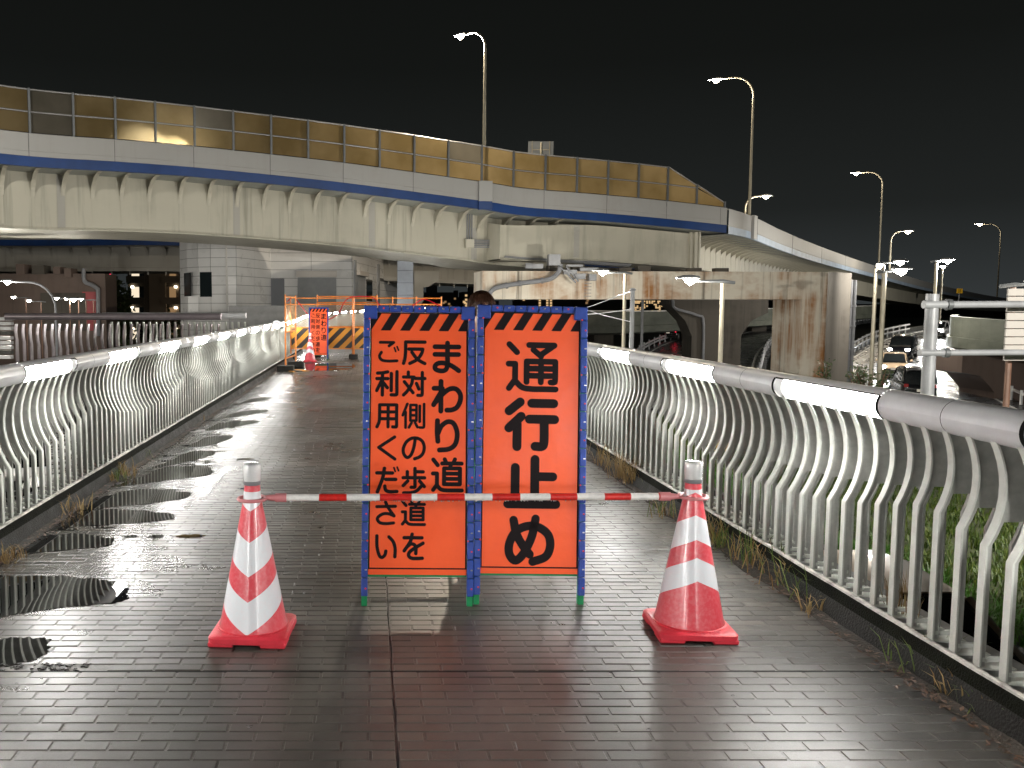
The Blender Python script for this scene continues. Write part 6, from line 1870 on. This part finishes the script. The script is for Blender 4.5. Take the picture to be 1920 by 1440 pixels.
# dark trees on the left, between the pier and the apartments
for i, (px, d, h, lab) in enumerate(((208,112,9.5,'dark tree just right of the pink pier'),(226,118,8.0,'dark tree beside the apartment block'),(300,100,5.2,'low dark tree in front of the apartment block'))):
    q = W(px,590,d); shrub(lab, (q.x,d,ZG), h, 1800, 2.6, 80+i, 'leaf', 'tree', 'tree', leaf=0.35)

# ------------------------------------------------------------ apartments and far city
ap = empty('apartment_block', 'brown apartment block with lit stair halls beyond the dark trees', 'building', (0,0,0))
D = 132
x0, x1 = W(240,560,D).x, W(345,560,D).x
MB().box((x0,D,ZG),(x1,D+12,12.0)).build('wall', M['apart_dark'], ap)
xa, xb = W(281,560,D).x, W(312,560,D).x
MB().box((xa,D-0.4,ZG),(xb,D-0.01,12.2)).build('stair_tower', M['apart'], ap)
for py in (508,548,587,626):
    for (u0, u1, lit_) in ((241,269,True),(306,336,False)):
        p0, p1 = W(u0,py+11,D-0.02), W(u1,py-11,D-0.02)
        b = MB().box((p0.x,D-0.06,p0.z),(p1.x,D-0.02,p1.z)).build('balcony', M['dark_glass'] if lit_ else M['apart'], ap)
        q0, q1 = W(u0+6 if lit_ else u0+12,py+10,D), W(u1-8 if lit_ else u1-6,py-10,D)
        MB().box((q0.x,D-0.1,q0.z),(q1.x,D-0.07,q1.z)).build('lit_opening', M['win_hall'] if lit_ else M['win_dim'], b)
        qq = W(u0+8 if lit_ else u0+24,py-10,D); MB().box((qq.x-0.2,D-0.3,qq.z-0.15),(qq.x+0.2,D-0.12,qq.z+0.15)).build('hall_lamp', M['bulb'], b)
        MB().box((p0.x-0.2,D-0.7,p0.z-0.9),(p1.x+0.2,D-0.5,p0.z+0.1)).build('balustrade', M['apart_dark'] if lit_ else M['apart'], b)
# striped building at the very left behind the landing
ws = empty('striped_shed', 'pale horizontally ribbed wall at the left edge behind the landing', 'building', (0,0,0))
for k in range(9):
    p0, p1 = W(-60,602+k*9,34), W(20,594+k*9,34); MB().bbox((p0.x,34,p0.z+0.02),(p1.x+0.0,34.3,p1.z-0.01),0.01).build('wall_rib', M['kerb'] if k % 4 == 3 else M['low_wall'], ws)
far = random.Random(9)
def tower(label, px0, px1, py, d, wins, mt='win_warm', ws=(0.75,0.65)):
    p0, p1 = W(px0,577,d), W(px1,py,d)
    r = empty('apartment_tower', label, 'building', ((p0.x+p1.x)/2,d,ZG), 0, 'far city blocks'); hw = (p1.x-p0.x)/2; h = p1.z-ZG
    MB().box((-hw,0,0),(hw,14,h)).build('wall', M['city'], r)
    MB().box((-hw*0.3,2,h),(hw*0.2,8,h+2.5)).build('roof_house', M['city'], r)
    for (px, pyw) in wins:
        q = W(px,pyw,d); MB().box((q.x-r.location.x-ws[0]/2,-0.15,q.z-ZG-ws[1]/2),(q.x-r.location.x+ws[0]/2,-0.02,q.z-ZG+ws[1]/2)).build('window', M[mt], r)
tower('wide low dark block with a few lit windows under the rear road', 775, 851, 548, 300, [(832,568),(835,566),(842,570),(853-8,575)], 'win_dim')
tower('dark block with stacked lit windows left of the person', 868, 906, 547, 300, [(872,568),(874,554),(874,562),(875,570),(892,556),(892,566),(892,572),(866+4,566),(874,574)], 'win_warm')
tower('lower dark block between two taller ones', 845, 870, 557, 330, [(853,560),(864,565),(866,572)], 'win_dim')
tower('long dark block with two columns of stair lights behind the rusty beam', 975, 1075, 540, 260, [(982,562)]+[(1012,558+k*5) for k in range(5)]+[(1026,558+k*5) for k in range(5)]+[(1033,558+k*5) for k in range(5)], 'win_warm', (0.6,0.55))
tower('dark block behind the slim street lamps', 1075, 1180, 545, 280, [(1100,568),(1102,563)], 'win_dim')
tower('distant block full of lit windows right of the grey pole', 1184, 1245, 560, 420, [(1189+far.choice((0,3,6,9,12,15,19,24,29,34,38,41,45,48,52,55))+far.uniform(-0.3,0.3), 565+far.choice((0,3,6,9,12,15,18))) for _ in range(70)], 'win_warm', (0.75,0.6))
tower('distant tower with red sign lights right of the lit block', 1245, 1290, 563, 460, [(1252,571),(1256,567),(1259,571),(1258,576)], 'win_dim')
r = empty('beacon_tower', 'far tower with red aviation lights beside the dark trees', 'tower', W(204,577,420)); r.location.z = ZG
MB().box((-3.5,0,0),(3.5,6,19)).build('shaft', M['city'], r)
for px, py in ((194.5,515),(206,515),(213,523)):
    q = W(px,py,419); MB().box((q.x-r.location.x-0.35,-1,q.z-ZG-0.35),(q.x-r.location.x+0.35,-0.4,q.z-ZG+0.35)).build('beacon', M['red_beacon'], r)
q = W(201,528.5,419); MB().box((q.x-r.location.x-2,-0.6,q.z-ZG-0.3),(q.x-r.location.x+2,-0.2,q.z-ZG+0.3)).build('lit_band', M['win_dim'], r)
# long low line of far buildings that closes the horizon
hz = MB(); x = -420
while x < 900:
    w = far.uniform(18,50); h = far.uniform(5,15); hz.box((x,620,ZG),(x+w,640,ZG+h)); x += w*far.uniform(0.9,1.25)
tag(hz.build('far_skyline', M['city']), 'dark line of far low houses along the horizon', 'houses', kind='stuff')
